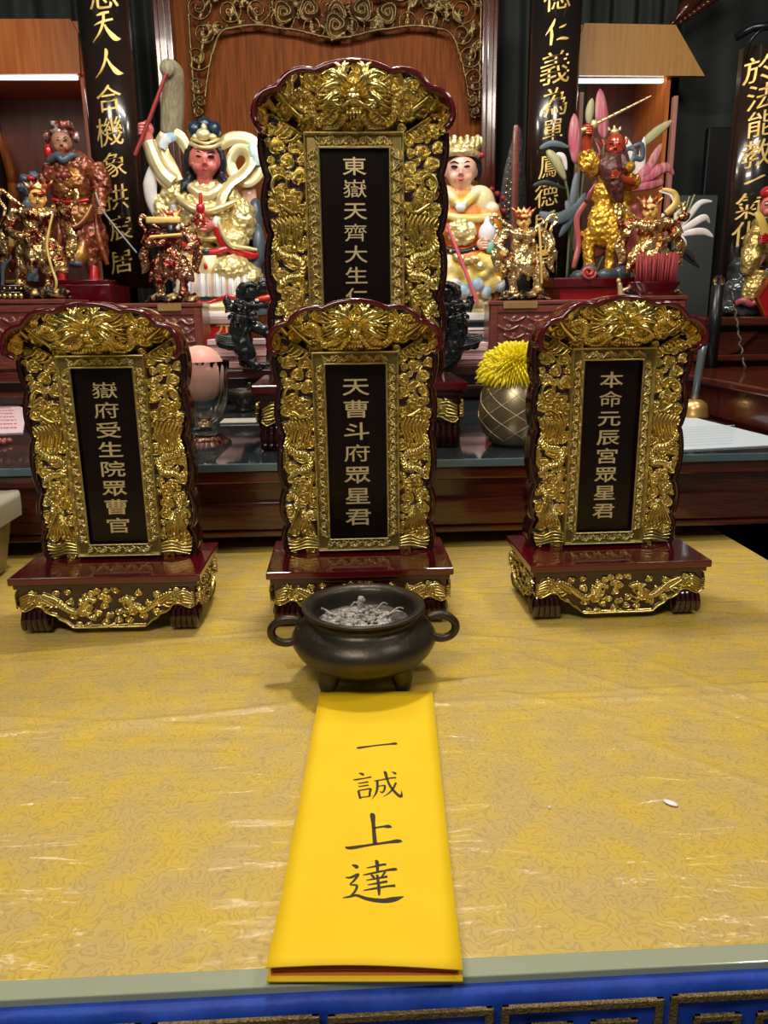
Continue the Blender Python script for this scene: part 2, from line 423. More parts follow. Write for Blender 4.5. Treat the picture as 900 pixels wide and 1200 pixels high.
# cloth with film: a gently creased sheet
def sheet(x0, x1, y0, y1, z, nx, ny, f):
    bm = bmesh.new(); g = []
    for j in range(ny+1):
        g.append([bm.verts.new((x0+(x1-x0)*i/nx, y0+(y1-y0)*j/ny, z+f(x0+(x1-x0)*i/nx, y0+(y1-y0)*j/ny))) for i in range(nx+1)])
    for j in range(ny):
        for i in range(nx):
            bm.faces.new((g[j][i], g[j][i+1], g[j+1][i+1], g[j+1][i])).smooth = True
    return bm
CRE = [((-.02, .775), (.72, .765), .0020), ((-.72, .70), (-.02, .785), .0016), ((.16, .80), (.30, .72), .0014), ((.35, .80), (.68, .42), .0012), ((.25, .72), (.55, .42), .0010), ((-.30, .74), (.20, .84), .0016), ((-.7, .90), (-.05, 1.0), .0018), ((-.7, .82), (.0, .72), .0012), ((.10, .78), (.7, .80), .0014), ((.30, .95), (.62, .52), .0013), ((-.25, 1.05), (.25, .93), .0014),
       ((.2, .9), (.5, .62), .0012), ((-.3, .95), (-.6, .70), .0012)]
def crease(x, y):
    h = 0
    for (a, b, A) in CRE:
        ax, ay = a; bx_, by = b; dx, dy = bx_-ax, by-ay; l = math.hypot(dx, dy)
        t = ((x-ax)*dx+(y-ay)*dy)/l/l
        if -0.05 < t < 1.05:
            d = abs((x-ax)*dy-(y-ay)*dx)/l
            if d < .016: h += A*1.5*math.exp(-(d/.0048)**2)*max(0, min(1, 6*(t+.05), 6*(1.05-t)))
    return h*(0.6+0.8*noise.noise((x*9, y*9, 0))) 
cl = tabpart('brocade_cloth', sheet(-XR, XR, 0.424, 1.78, -0.0045, 330, 380, crease), CLOTH)
tabpart('glass_edge', bx(-XR, XR, 0.409, 0.4245, -0.0100, -0.0035, 0.001), GLASSEDGE)
# the altar skirt hanging from the front edge, with its key-fret braid squares
sk = thing('altar_skirt', 'royal blue satin skirt with gold fret squares hanging from the front edge', 'tablecloth', (0, 0.404, -0.012))
def wav(x): return 0.0015*math.sin(x*43)+0.001*math.sin(x*97+1)
bm = bmesh.new(); g = []
prof = [(0.4135, -0.0098), (0.406, -0.0095), (0.402, -0.012), (0.400, -0.02), (0.399, -0.05), (0.399, -0.10), (0.3985, -0.30), (0.398, -0.60)]
for (y, z) in prof: g.append([bm.verts.new((-XR+2*XR*i/160, y-(wav(-XR+2*XR*i/160) if z < -.015 else 0), z)) for i in range(161)])
for a, b in zip(g, g[1:]):
    for i in range(160): bm.faces.new((a[i], b[i], b[i+1], a[i+1])).smooth = True
so = bobj('satin_panel', bm, BLUE, sk); so.matrix_parent_inverse = Matrix.Translation((0, -0.404, 0.012))

# ---------------------------------------------------------------- fret braid on the skirt
def ribbon(bm, pts, w, y):
    for a, b in zip(pts, pts[1:]):
        x0, x1 = sorted((a[0], b[0])); z0, z1 = sorted((a[1], b[1]))
        k_ = 0.0005 if x1-x0 < z1-z0 else 0; box(bm, x0-w/2, x1+w/2, y-0.0022+k_, y+0.001, z0-w/2, z1+w/2, 0.0006, 1)
pitch = 0.112
for k in range(-7, 7):
    x0 = 0.1985+k*pitch-0.112/2+0.006-0.112/2; x1 = x0+0.1015; zt = -0.0170; zb = zt-0.10; m_ = .016
    f = bmesh.new()
    ribbon(f, [(x0, zt), (x1, zt), (x1, zb), (x0, zb), (x0, zt)], .0055, 0.3975-wav(x0+.05)-.001)
    inner = [(x0+m_, zt-m_), (x0+.043, zt-m_), (x0+.043, zt-.043), (x0+m_+.012, zt-.043)]
    ribbon(f, inner, .005, 0.3965)
    ribbon(f, [(x0+m_, zt-m_), (x0+m_, zb+m_), (x1-m_, zb+m_), (x1-m_, zt-m_), (x1-.043, zt-m_), (x1-.043, zt-.043), (x1-m_-.012, zt-.043)], .005, 0.3965)
    o = bobj('fret_braid', f, BRAID, sk); o.matrix_parent_inverse = Matrix.Translation((0, -0.404, 0.012))

# ================================================================ spirit tablets
def build_tablet():
    root = thing('spirit_tablet', '', 'spirit tablet')
    # --- plinth top
    b = bmesh.new(); box(b, -.128, .128, -.088, .065, .0695, .080, .0018, 2)
    bobj('plinth_top', b, LACQ, root)
    b = bmesh.new(); box(b, -.1235, .1235, -.0835, .061, .0625, .0695, .0015, 2); box(b, -.118, .118, -.078, .056, .030, .0625)
    bobj('plinth_body', b, LACQD, root)
    # --- apron, front and two sides
    def apron(width, name, rz, loc, seed):
        hw = width/2; f = hw/.118
        half = [(0, .0045), (.046, .0045), (.052, .007), (.058, .0125), (.066, .017), (.070, .022), (.077, .0245), (.084, .029), (.088, .035), (.096, .037), (.104, .033), (.112, .030), (.118, .034)]
        half = [(x*f, z) for x, z in half]
        if width < .2: half = [(x, .034+(z-.034)*.55) for x, z in half]
        low = half + [(hw, .064)]
        poly = [(-x, z) for x, z in reversed(low)] + low[1:]
        R = Relief(-hw, hw, .002, .064, .0007)
        edge = [(x, z+.0016) for x, z in half]
        rg = random.Random(seed)
        R.fill(lambda x, z, r: bool(inpoly(x, z-r*.6, poly)) and z < .060, .0042, .0066, .0042, 260, seed, 1.0)
        for sgn in (-1, 1):
            q = lambda L: [(sgn*x*f, z) for x, z in L]
            if width > .2:
                R.strand(q([(.085, .052), (.070, .045), (.058, .034), (.045, .028), (.034, .036), (.028, .046), (.018, .044)]), .0050, .0034, .0065, 0, .004)
                R.cloud(sgn*.033*f, .028, .0075, .0075, sgn, 1.0)
                for a in (-.9, -.3, .3, .9, 1.5): R.strand(q([(.033, .030), (.033-.010*math.cos(a), .030+.012*math.sin(a)), (.033-.016*math.cos(a+.4), .030+.017*math.sin(a+.4))]), .0016, .0005, .0070, 0, 0, False)
                for a in range(5): R.strand(q([(.072, .040), (.080+a*.003, .034+a*.005), (.090+a*.001, .030+a*.007)]), .0022, .0008, .0065)
            for a in range(6): R.strand(q([(.092, .052-a*.002), (.104, .056-a*.0042), (.116, .050-a*.0030)]), .0026, .0012, .0072, .0008)
            R.cloud(sgn*.097*f, .046, .0060, .0078, sgn, 2.0)
        if width > .2:
            R.cloud(0, .046, .0065, .006, 1, 0); R.cloud(0, .022, .0045, .0055, 1, 0)
            for a in range(3): R.cloud(-.012+.012*a, .058, .0050, .005, 1, a)
        for sgn in (-1, 1): R.strand([(sgn*x, z) for x, z in edge], .0019, .0019, .0062)
        me = R.mesh(name, lambda X, Z: inpoly(X, Z, poly), lambda X, Z, H: (X, -H, Z), .0012)
        o = link(name, me, root, [GOLD, LACQD]); o.rotation_euler = (0, 0, rz); o.location = loc
        # the board the carving is cut from
        b = prism(bmesh.new(), poly, 0.0006, .006); bb = bobj('apron_board', b, LACQD, root); bb.rotation_euler = (0, 0, rz); bb.location = loc
    apron(.236, 'apron_carving', 0, (0, -.0795, 0), 3)
    apron(.140, 'side_carving', PI/2, (.1195, -.009, 0), 4)
    apron(.140, 'side_carving', -PI/2, (-.1195, -.009, 0), 5)
    # --- clawed feet
    for sx in (-1, 1):
        for sy in (-.064, .042):
            b = bmesh.new(); cx = sx*.101
            box(b, cx-.0155, cx+.0155, sy-.0145, sy+.0145, .020, .036, .004, 2)
            for k in range(5):
                t = (k-2)/2; x = cx+t*.0128
                tube(b, spline([(x, sy-.008, .035), (x+t*.0012, sy-.0150, .026), (x+t*.0022, sy-.0165, .014), (x+t*.003, sy-.0125, .004), (x+t*.002, sy-.006, .0035)], 5), [.0036]*8+[.0044]*8+[.0030]*5, 8)
            box(b, cx-.017, cx+.017, sy-.013, sy+.014, 0, .020, .004, 2)
            for k in range(3):
                y = sy-.006+k*.008
                for s2 in (-1, 1): tube(b, [(cx+s2*.0145, y, .032), (cx+s2*.0185, y, .018), (cx+s2*.0155, y, .003)], .0034, 7)
            bobj('foot', b, LACQD, root, True, 40)
    # --- columns
    zj = [.080, .1225, .177, .2545, .320, .388]
    ou = scallop([(.0980+.0006*i, z, .0068) for i, z in enumerate(zj)], 12)      # goes up the right side
    miter = [(.0585, .3665), (.100, .392)]
    for sgn in (-1, 1):
        poly = [(.0585, .0805)] + [(x-.0008, z) for x, z in ou if z <= .388] + [(.100, .391), (.0585, .3665)]
        R = Relief(.058, .109, .080, .394, .00068)
        ins = lambda x, z, r: bool(inpoly(x-r, z, poly)) and bool(inpoly(x+r*.8, z, poly))
        R.fill(ins, .0048, .0108, .0070, 5000, 11 if sgn > 0 else 12, .84)
        S1 = lambda L, *a, **k: R.strand(L, *a, **k)
        # corner leaf and ribbon at the top
        S1([(.060, .367), (.075, .376), (.092, .386), (.100, .388)], .0022, .0016, .0075)
        for k in range(4): S1([(.066+.006*k, .366+.003*k), (.073+.006*k, .360+.003*k), (.083+.004*k, .359+.003*k)], .0026, .0010, .0075)
        # dragon: curled horn, head with jaw, beard strands, scaled coil
        S1([(.095, .296), (.100, .310), (.093, .321), (.083, .318), (.082, .309)], .0034, .0022, .0085)
        R.cloud(.079, .289, .0105, .0105, 1, .5); R.cloud(.090, .296, .0070, .0095, -1, 1.5)
        S1([(.088, .286), (.076, .279), (.064, .277)], .0050, .0030, .0100); S1([(.086, .279), (.076, .272), (.068, .272)], .0030, .0018, .0095)
        for k in range(8):
            x = .066+k*.0052; S1([(x+.003, .276-.001*k), (x-.002, .262), (x+.002, .249-(k % 3)*.003), (x-.001+.003*(k % 2), .238-(k % 3)*.004)], .0026, .0007, .0088, .0005)
        S1([(.104, .262), (.100, .240), (.088, .229), (.074, .226), (.066, .216), (.070, .205), (.084, .203), (.095, .196)], .0066, .0050, .0088, 0, .0045)
        for k in range(5): S1([(.100, .232-.004*k), (.106, .226-.005*k), (.1065, .218-.006*k)], .0020, .0008, .0075)
        # peony, then a claw, then a fan of waves
        for k in range(6):
            a = k*PI/3; R.cloud(.082+.0075*math.cos(a), .181+.0075*math.sin(a), .0058, .0078, 1, a, 1, False)
        R.cloud(.082, .181, .0050, .0098, 1, 0)
        S1([(.062, .196), (.069, .170), (.066, .152)], .0030, .0016, .0080)
        S1([(.096, .170), (.088, .160), (.090, .150), (.084, .140)], .0050, .0036, .0085, 0, .004)
        for k in range(8):
            t = (k-3.5)/3.5; S1([(.083+t*.003, .146), (.083+t*.010, .132), (.083+t*.017, .119-abs(t)*.002), (.083+t*.020, .110)], .0025, .0008, .0085, .0006)
        for k in range(4): S1([(.060, .100-.004*k), (.075, .104-.005*k), (.090, .098-.004*k), (.1025, .101-.006*k)], .0026, .0018, .0075, 0)
        me = R.mesh('column_carving', lambda X, Z: inpoly(X, Z, poly), lambda X, Z, H: (sgn*X, -H*1.15+.001, Z), .0012, flip=sgn < 0)
        link('column_carving', me, root, [GOLD, LACQD])
        bb = bmesh.new(); band(bb, [(sgn*x, z) for x, z in ou] if sgn < 0 else list(ou)[::-1], .0078, -.0050, .028)
        bobj('scalloped_edge', bb, LACQD, root, True, 50)
    full = [(x, z) for x, z in ou]
    body = [(-x, z) for x, z in full] + [(x, z) for x, z in reversed(full)]
    bobj('back_board', prism(bmesh.new(), body, .003, .024), LACQD, root)
    # --- inner border with scrolling vine
    R = Relief(-.0595, .0595, .0845, .368, .0006)
    AX = np.abs(R.X); dz = np.minimum(R.Z-.0845, .368-R.Z); dx = .0595-AX; d = np.minimum(dx, dz)       # distance in from the outer edge
    inner = (AX < .0412) & (R.Z > .1025) & (R.Z < .3505)
    di = np.maximum(np.maximum(AX-.0412, .1025-R.Z), R.Z-.3505)
    R.H = np.where(d < .0022, .0052, .0012) + 0.0018*np.exp(-((d-.0011)/.0010)**2)
    R.H = np.maximum(R.H, np.where(di < .0026, .0040+.0012*np.sin(np.clip(di/.0026, 0, 1)*PI), 0))
    def vine(p0, p1, n, flip):
        p0 = Vector((p0[0], p0[1])); p1 = Vector((p1[0], p1[1])); t = (p1-p0)/n; u_ = Vector((-t.y, t.x)).normalized()*flip
        for k in range(n):
            c = p0+t*(k+.5); s_ = 1 if k % 2 else -1
            R.cloud(c.x+u_.x*.0008*s_, c.y+u_.y*.0008*s_, min(.0052, t.length*.48), .0056, s_*flip, k*PI, 1, False)
            a = c-t*.5-u_*.0042*s_; b_ = c+t*.5+u_*.0042*s_
            R.strand([(a.x, a.y), (c.x-t.x*.1, c.y-t.y*.1), (b_.x, b_.y)], .0015, .0008, .0056, .0004, 0, False)
    for s_ in (-1, 1): vine((s_*.0504, .104), (s_*.0504, .350), 20, s_)
    vine((-.0455, .3592), (.0455, .3592), 9, 1); vine((-.0455, .0935), (.0455, .0935), 9, -1)
    me = R.mesh('inner_border', lambda X, Z: ~((np.abs(X) < .0408) & (Z > .1029) & (Z < .3501)), lambda X, Z, H: (X, -H*1.3-.0032, Z), .0020)
    link('inner_border', me, root, [GOLDB, GOLDLOW])
    b = bmesh.new()
    for a in ((-.0595, -.0575, .0845, .368), (.0575, .0595, .0845, .368), (-.0595, .0595, .366, .368), (-.0595, .0595, .0845, .0865)): box(b, a[0], a[1], -.0090, .004, a[2], a[3])
    bobj('border_edge', b, GOLDB, root)
    bobj('name_panel', bx(-.0415, .0415, -.0012, .003, .102, .351), PANEL, root)
    # --- hood
    out = scallop([(-.1060, .3630, -.0035), (-.1175, .3810, -.0085), (-.0880, .4105, -.0085), (-.0430, .4280, -.0100), (.0430, .4280, -.0085), (.0880, .4105, -.0085), (.1175, .3810, -.0035), (.1060, .3630, 0)], 12)
    out = [p for p in out]
    lowr = [(.1060, .3630), (.1005, .372), (.0985, .3905), (.0585, .3670)]
    hp = out + lowr[1:] + [(-x, z) for x, z in reversed(lowr)][:-1]
    def fwd(X, Z):
        X = np.abs(X)
        a = np.where(X < .0585, (Z-.367)/.072, np.maximum((Z-.367-(X-.0585)*.58)/.058, (X-.0985)/.022*.9))
        a = np.clip(a, 0, 1); return .036*(1-(1-a)**1.7)
    R = Relief(-.126, .126, .356, .446, .00066)
    ins = lambda x, z, r: bool(inpoly(x-r, z, hp)) and bool(inpoly(x+r, z, hp)) and bool(inpoly(x, z+r, hp)) and bool(inpoly(x, z-r*.5, hp))
    R.fill(ins, .0055, .0125, .0080, 3500, 21, .84)
    for sgn in (-1, 1):
        q = lambda L: [(sgn*x, z) for x, z in L]
        R.strand(q([(.022, .384), (.036, .376), (.047, .384), (.049, .398), (.060, .404), (.074, .399), (.086, .404)]), .0066, .0046, .0110, 0, .0042)
        R.strand(q([(.012, .382), (.020, .372), (.034, .371)]), .0050, .0036, .0100, 0, .004)
        if sgn < 0:
            for k in range(6): R.strand(q([(.050+.002*k, .379), (.062+.003*k, .379+.003*k), (.070+.004*k, .388+.004*k), (.074+.006*k, .400+.0016*k)]), .0028, .0007, .0110, .0008)
        else:
            for k in range(4): R.strand(q([(.070, .388), (.079+.003*k, .384+.006*k), (.092-.001*k, .386+.007*k)]), .0030, .0010, .0115)
            R.cloud(.092, .380, .0100, .0095, 1, 1)
        R.strand(q([(.093, .392), (.102, .402), (.110, .398), (.112, .386), (.108, .376)]), .0042, .0024, .0085)
        for k in range(6):
            a = .55-k*.27; R.strand(q([(.018, .405), (.030, .405+.014*math.sin(a)), (.043, .405+.026*math.sin(a)+.003)]), .0030, .0007, .0120, .0006)
    def pl(X, Z, H): return (X, -fwd(X, Z)-H, Z)
    me = R.mesh('hood_carving', lambda X, Z: inpoly(X, Z, hp), pl, .0012)
    link('hood_carving', me, root, [GOLD, LACQD])
    bb = bmesh.new()
    rimp = out
    band(bb, rimp[::-1], .0072, lambda p: -.043 if p[1] > .37 else -.036, lambda p: -.002 if abs(p[0]) > .11 else .016)
    bobj('hood_rim', bb, LACQ, root, True, 50)
    bk = bmesh.new()                                     # lacquered back of the hood following the same curve
    rr = Relief(-.124, .124, .358, .444, .004)
    me = rr.mesh('hood_back', lambda X, Z: inpoly(X, Z, hp), lambda X, Z, H: (X, -fwd(X, Z)+.004, Z), -1); bk.free()
    link('hood_back', me, root, [LACQD])
    # --- dragon head standing out of the hood
    h = bmesh.new(); hy = -.037; hz = .398
    E = lambda x, y, z, r, rot=None: ell(h, (x, hy+y, hz+z), r, 14, 9, 0, rot)
    E(0, 0, .004, (.015, .012, .013)); E(0, -.010, -.006, (.0085, .010, .0068)); E(0, -.017, -.0045, (.0062, .0045, .0045))
    for s_ in (-1, 1):
        E(s_*.0070, -.010, .0065, (.0044, .0042, .0040)); E(s_*.0045, -.0195, -.0035, (.0028, .0026, .0025))
        E(s_*.0135, -.004, -.004, (.0045, .005, .006)); E(s_*.008, -.013, -.0115, (.0030, .003, .0040))
        tube(h, spline([(s_*.002, hy-.013, hz+.0100), (s_*.008, hy-.014, hz+.0135), (s_*.0155, hy-.008, hz+.0125)], 4), lerp_r(.0030, .0012, 9), 7)
        tube(h, spline([(s_*.005, hy-.018, hz-.008), (s_*.014, hy-.016, hz-.013), (s_*.022, hy-.008, hz-.008), (s_*.030, hy-.002, hz-.010)], 4), lerp_r(.0022, .0006, 13), 6)
        for k in range(6):                                  # flame mane: a crown of broad curling tufts
            a = .12+k*.31; l = (.022, .024, .027, .029, .030, .028)[k]
            p = [(s_*.010*math.sin(a), hy-.004, hz+.009*math.cos(a)+.003)]
            for t in (.35, .7, 1.0): p.append((s_*(.004+(l*t+.006)*math.sin(a+.30*math.sin(3.5*t+k))), hy-.009-.010*math.sin(t*2.4), hz+.003+(l*t+.006)*math.cos(a+.30*math.sin(3.5*t+k))))
            tube(h, spline(p, 5), lerp_r(.0036, .0006, 16, .0026), 8, flat=.75)
            p2 = [(x*.9+s_*.001, y-.004, z-.003) for x, y, z in p[:3]]; p2[-1] = (p2[-1][0]+s_*.004, p2[-1][1]-.002, p2[-1][2]-.001)
            tube(h, spline(p2, 5), lerp_r(.0034, .0006, 11, .0020), 8, flat=.75)
        for k in range(5):
            a = 1.75+k*.24; tube(h, spline([(s_*.013, hy-.002, hz-.003), (s_*(.013+.010*math.sin(a)), hy-.006, hz+.010*math.cos(a)-.004), (s_*(.013+.018*math.sin(a-.25)), hy-.003, hz+.018*math.cos(a-.25)-.002)], 5), lerp_r(.0026, .0005, 11, .0006), 6)
    E(0, -.006, -.0145, (.0095, .007, .0035)); E(0, -.009, .014, (.004, .004, .005))
    for k in range(5): tube(h, [(-.006+.003*k, hy-.009, hz-.014), (-.008+.004*k, hy-.010, hz-.021), (-.007+.0035*k, hy-.006, hz-.026)], [.0018, .0016, .0005], 6)
    bobj('dragon_head', h, GOLD, root, True)
    return root

def inscribe(root, chars, ztop, pitch, sx, sz):
    for i, ch in enumerate(chars):
        put_glyph(ch, GOLDT, root, (0, -.0018, ztop-i*pitch), sx, sz, 0.035, 0.0 if ch in '嶽齊府命' else 0.007)
T1 = build_tablet()
specs = [(T1, (0.0118, 1.080, 0), 0, 1.0, '天曹斗府眾星君', .3200, .0312, .0395, .0262, 'middle of the three smaller gold dragon tablets, seven characters, standing behind the incense burner'),
         (None, (-0.3325, 1.082, 0), -.010, 1.0, '嶽府受生院眾曹官', .3205, .0275, .0365, .0235, 'smaller gold dragon tablet at the left end of the brocade table, eight characters beginning 嶽府'),
         (None, (0.3720, 1.080, 0), .020, 1.0, '本命元辰宮眾星君', .3235, .0272, .0350, .0238, 'smaller gold dragon tablet at the right of the brocade table, before the yellow chrysanthemum'),
         (None, (0.0240, 1.615, 0.16), 0, 1.61, '東嶽天齊大生仁', .3315, .0252, .0300, .0218, 'largest gold dragon tablet, standing on the raised rear table behind the middle small one')]
copies = [T1]+[copy_tree(T1) for _ in range(3)]
for root, sp in zip(copies, specs):
    root.location = sp[1]; root.rotation_euler = (0, 0, sp[2]); root.scale = (sp[3],)*3
    root['label'] = sp[9]; root['group'] = 'gold dragon spirit tablets'
    inscribe(root, sp[4], *sp[5:9])

# ================================================================ incense burner and paper
BRONZE = mat('dark_bronze', (0.050, 0.041, 0.031), 0.38, 0.7, (0.075, 0.062, 0.046), 25, 0.12, 120, ramp=(.3, .75))
ASH = mat('pale_ash', (0.22, 0.19, 0.16), 0.9, 0, (0.62, 0.57, 0.50), 110, 0.9, 300)
ASHD = mat('dark_ash', (0.05, 0.042, 0.035), 0.95, 0, (0.16, 0.14, 0.11), 90, 0.9, 200)
PAPER = mat('yellow_paper', (0.95, 0.60, 0.002), 0.75, 0, (0.97, 0.63, 0.003), 20)
PAPERIN = mat('orange_paper', (0.62, 0.17, 0.008), 0.8)
INK = mat('brown_black_ink', (0.035, 0.022, 0.006), 0.7)
BX, BY = 0.0128, 0.845
br = thing('incense_burner', 'round dark bronze incense burner with two ring handles, holding ash', 'incense burner', (BX, BY, 0))
prof = [(0, .017), (.03, .0165), (.052, .019), (.068, .0255), (.079, .035), (.0845, .0455), (.0850, .0525), (.081, .0605), (.0735, .067), (.0675, .0705), (.0640, .0735), (.0632, .0775), (.0655, .0815), (.0705, .0850), (.0722, .0875), (.0712, .0893), (.0675, .0893), (.0620, .0872), (.0590, .0835), (.0575, .075), (.056, .066), (.050, .060), (0, .060)]
bobj('bowl', lathe(bmesh.new(), prof, 72), BRONZE, br, True)
for a in (-135, -45, 90):
    t = math.radians(a); x, y = .058*math.cos(t), .058*math.sin(t)
    bobj('foot', tube(bmesh.new(), [(x*.95, y*.95, .036), (x, y, .024), (x*1.03, y*1.03, .012), (x*1.05, y*1.05, .004), (x*1.05, y*1.05, 0)], [.014, .0135, .0120, .0095, .0080], 16), BRONZE, br, True, 50)
for s_ in (-1, 1):
    P = [(s_*.076, 0, .070), (s_*.086, 0, .0725), (s_*.098, 0, .071), (s_*.1075, 0, .063), (s_*.1085, 0, .053), (s_*.102, 0, .0455), (s_*.091, 0, .043), (s_*.080, 0, .046)]
    bobj('ring_handle', tube(bmesh.new(), spline(P, 5), [.0050]*36, 12), BRONZE, br, True)
# ash bed and ends of burnt sticks
rg = random.Random(4)
ab = bmesh.new(); g = []
for j in range(15):
    r = .0565*j/14
    g.append([ab.verts.new((r*math.cos(2*PI*i/40), r*math.sin(2*PI*i/40), .0665+.0100*math.exp(-(r/.026)**2)*(1+noise.noise((r*60*math.cos(2*PI*i/40), r*60*math.sin(2*PI*i/40), 0)))+.003*noise.noise((r*200*math.cos(2*PI*i/40), r*200*math.sin(2*PI*i/40), 3)))) for i in range(40)])
for a, b in zip(g, g[1:]):
    for i in range(40):
        vs = [a[i], b[i], b[(i+1) % 40], a[(i+1) % 40]]
        ab.faces.new(vs).smooth = True
bmesh.ops.remove_doubles(ab, verts=ab.verts, dist=1e-6)
bobj('ash_bed', ab, ASHD, br)
cr = bmesh.new()
for k in range(420):
    r = .036*math.sqrt(rg.random()); t = rg.uniform(0, 2*PI); x, y = -.008+r*math.cos(t)*1.15, -.004+r*math.sin(t)*.9
    z = .069+.012*math.exp(-((x+.008)**2+(y+.004)**2)/.0006); s2 = rg.uniform(.0012, .0042)
    ell(cr, (x, y, z+s2*.4), (s2, s2*.8, s2*rg.uniform(.5, .9)), 6, 4)
o = bobj('ash_lumps', cr, ASH, br); o['kind'] = 'stuff'
for k, (x0, y0, dx, dy, dz, w) in enumerate([(-.004, .0, .001, .002, .019, .0024), (.004, -.008, .003, .0, .012, .0026), (.018, -.012, .020, .006, .004, .0018), (-.025, -.008, -.018, .004, .004, .0016), (-.035, .002, -.014, .006, .005, .0016), (.012, .006, .012, .006, .008, .0016), (-.014, -.012, .010, -.006, .006, .0018), (.028, -.002, .014, .010, .003, .0014), (-.020, .008, .010, .006, .009, .0015), (.006, .012, -.012, .006, .009, .0014)]):
    tube_b = tube(bmesh.new(), spline([(x0, y0, .074), (x0+dx*.5, y0+dy*.5, .076+dz*.6), (x0+dx, y0+dy, .077+dz), (x0+dx*1.2+.003, y0+dy, .076+dz*.8)], 4), lerp_r(w*(1.7 if k == 0 else .9), w*(1.2 if k == 0 else .6), 13), 7)
    bobj('incense_stub', tube_b, ASH, br, True)
# paper petition: a folded sheaf whose open end faces the viewer
pp = thing('paper_petition', 'long bright yellow folded paper with four black written characters, in front of the burner', 'paper', (0.0132, 0.5985, 0), -0.058)
pw, pl = .0637, .1925
b = bmesh.new()
def slab(b, z0f, z1f, w, y0, y1, n=30, mi=0, m=10):
    T, Bq = [], []
    for j in range(n+1):
        y = y0+(y1-y0)*j/n; T.append([b.verts.new((-w+2*w*i/m, y, z1f(-w+2*w*i/m, y))) for i in range(m+1)]); Bq.append([b.verts.new((-w+2*w*i/m, y, z0f(-w+2*w*i/m, y))) for i in range(m+1)])
    for j in range(n):
        for i in range(m):
            b.faces.new((T[j][i], T[j][i+1], T[j+1][i+1], T[j+1][i])).smooth = True; b.faces.new((Bq[j][i+1], Bq[j][i], Bq[j+1][i], Bq[j+1][i+1]))
        b.faces.new((T[j+1][0], Bq[j+1][0], Bq[j][0], T[j][0])); b.faces.new((T[j][m], Bq[j][m], Bq[j+1][m], T[j+1][m]))
    for i in range(m):
        b.faces.new((T[0][i+1], T[0][i], Bq[0][i], Bq[0][i+1])); b.faces.new((T[n][i], T[n][i+1], Bq[n][i+1], Bq[n][i]))
    for f in b.faces: f.material_index = mi
bow = lambda x, y: .0006+.0062*math.exp(-((y+pl)/.045)**2)*(1+.55*math.cos((x/pw)*1.5+.3)) + .0006*math.exp(-((y-pl)/.1)**2)
slab(b, lambda x, y: bow(x, y)+.0022, lambda x, y: bow(x, y)+.0028, pw, -pl, pl)
bobj('cover_sheet', b, PAPER, pp)
b = bmesh.new(); slab(b, lambda x, y: .0002, lambda x, y: .0011, pw, -pl-.001, pl); bobj('back_sheet', b, PAPER, pp)
for k in range(3):
    b = bmesh.new(); slab(b, lambda x, y: .0013+.0004*k+(bow(x, y)-.0006)*.28*k, lambda x, y: .0016+.0004*k+(bow(x, y)-.0006)*.28*k, pw-.0022, -pl+.003+.0012*k, pl-.003)
    bobj('inner_sheet', b, PAPERIN, pp)
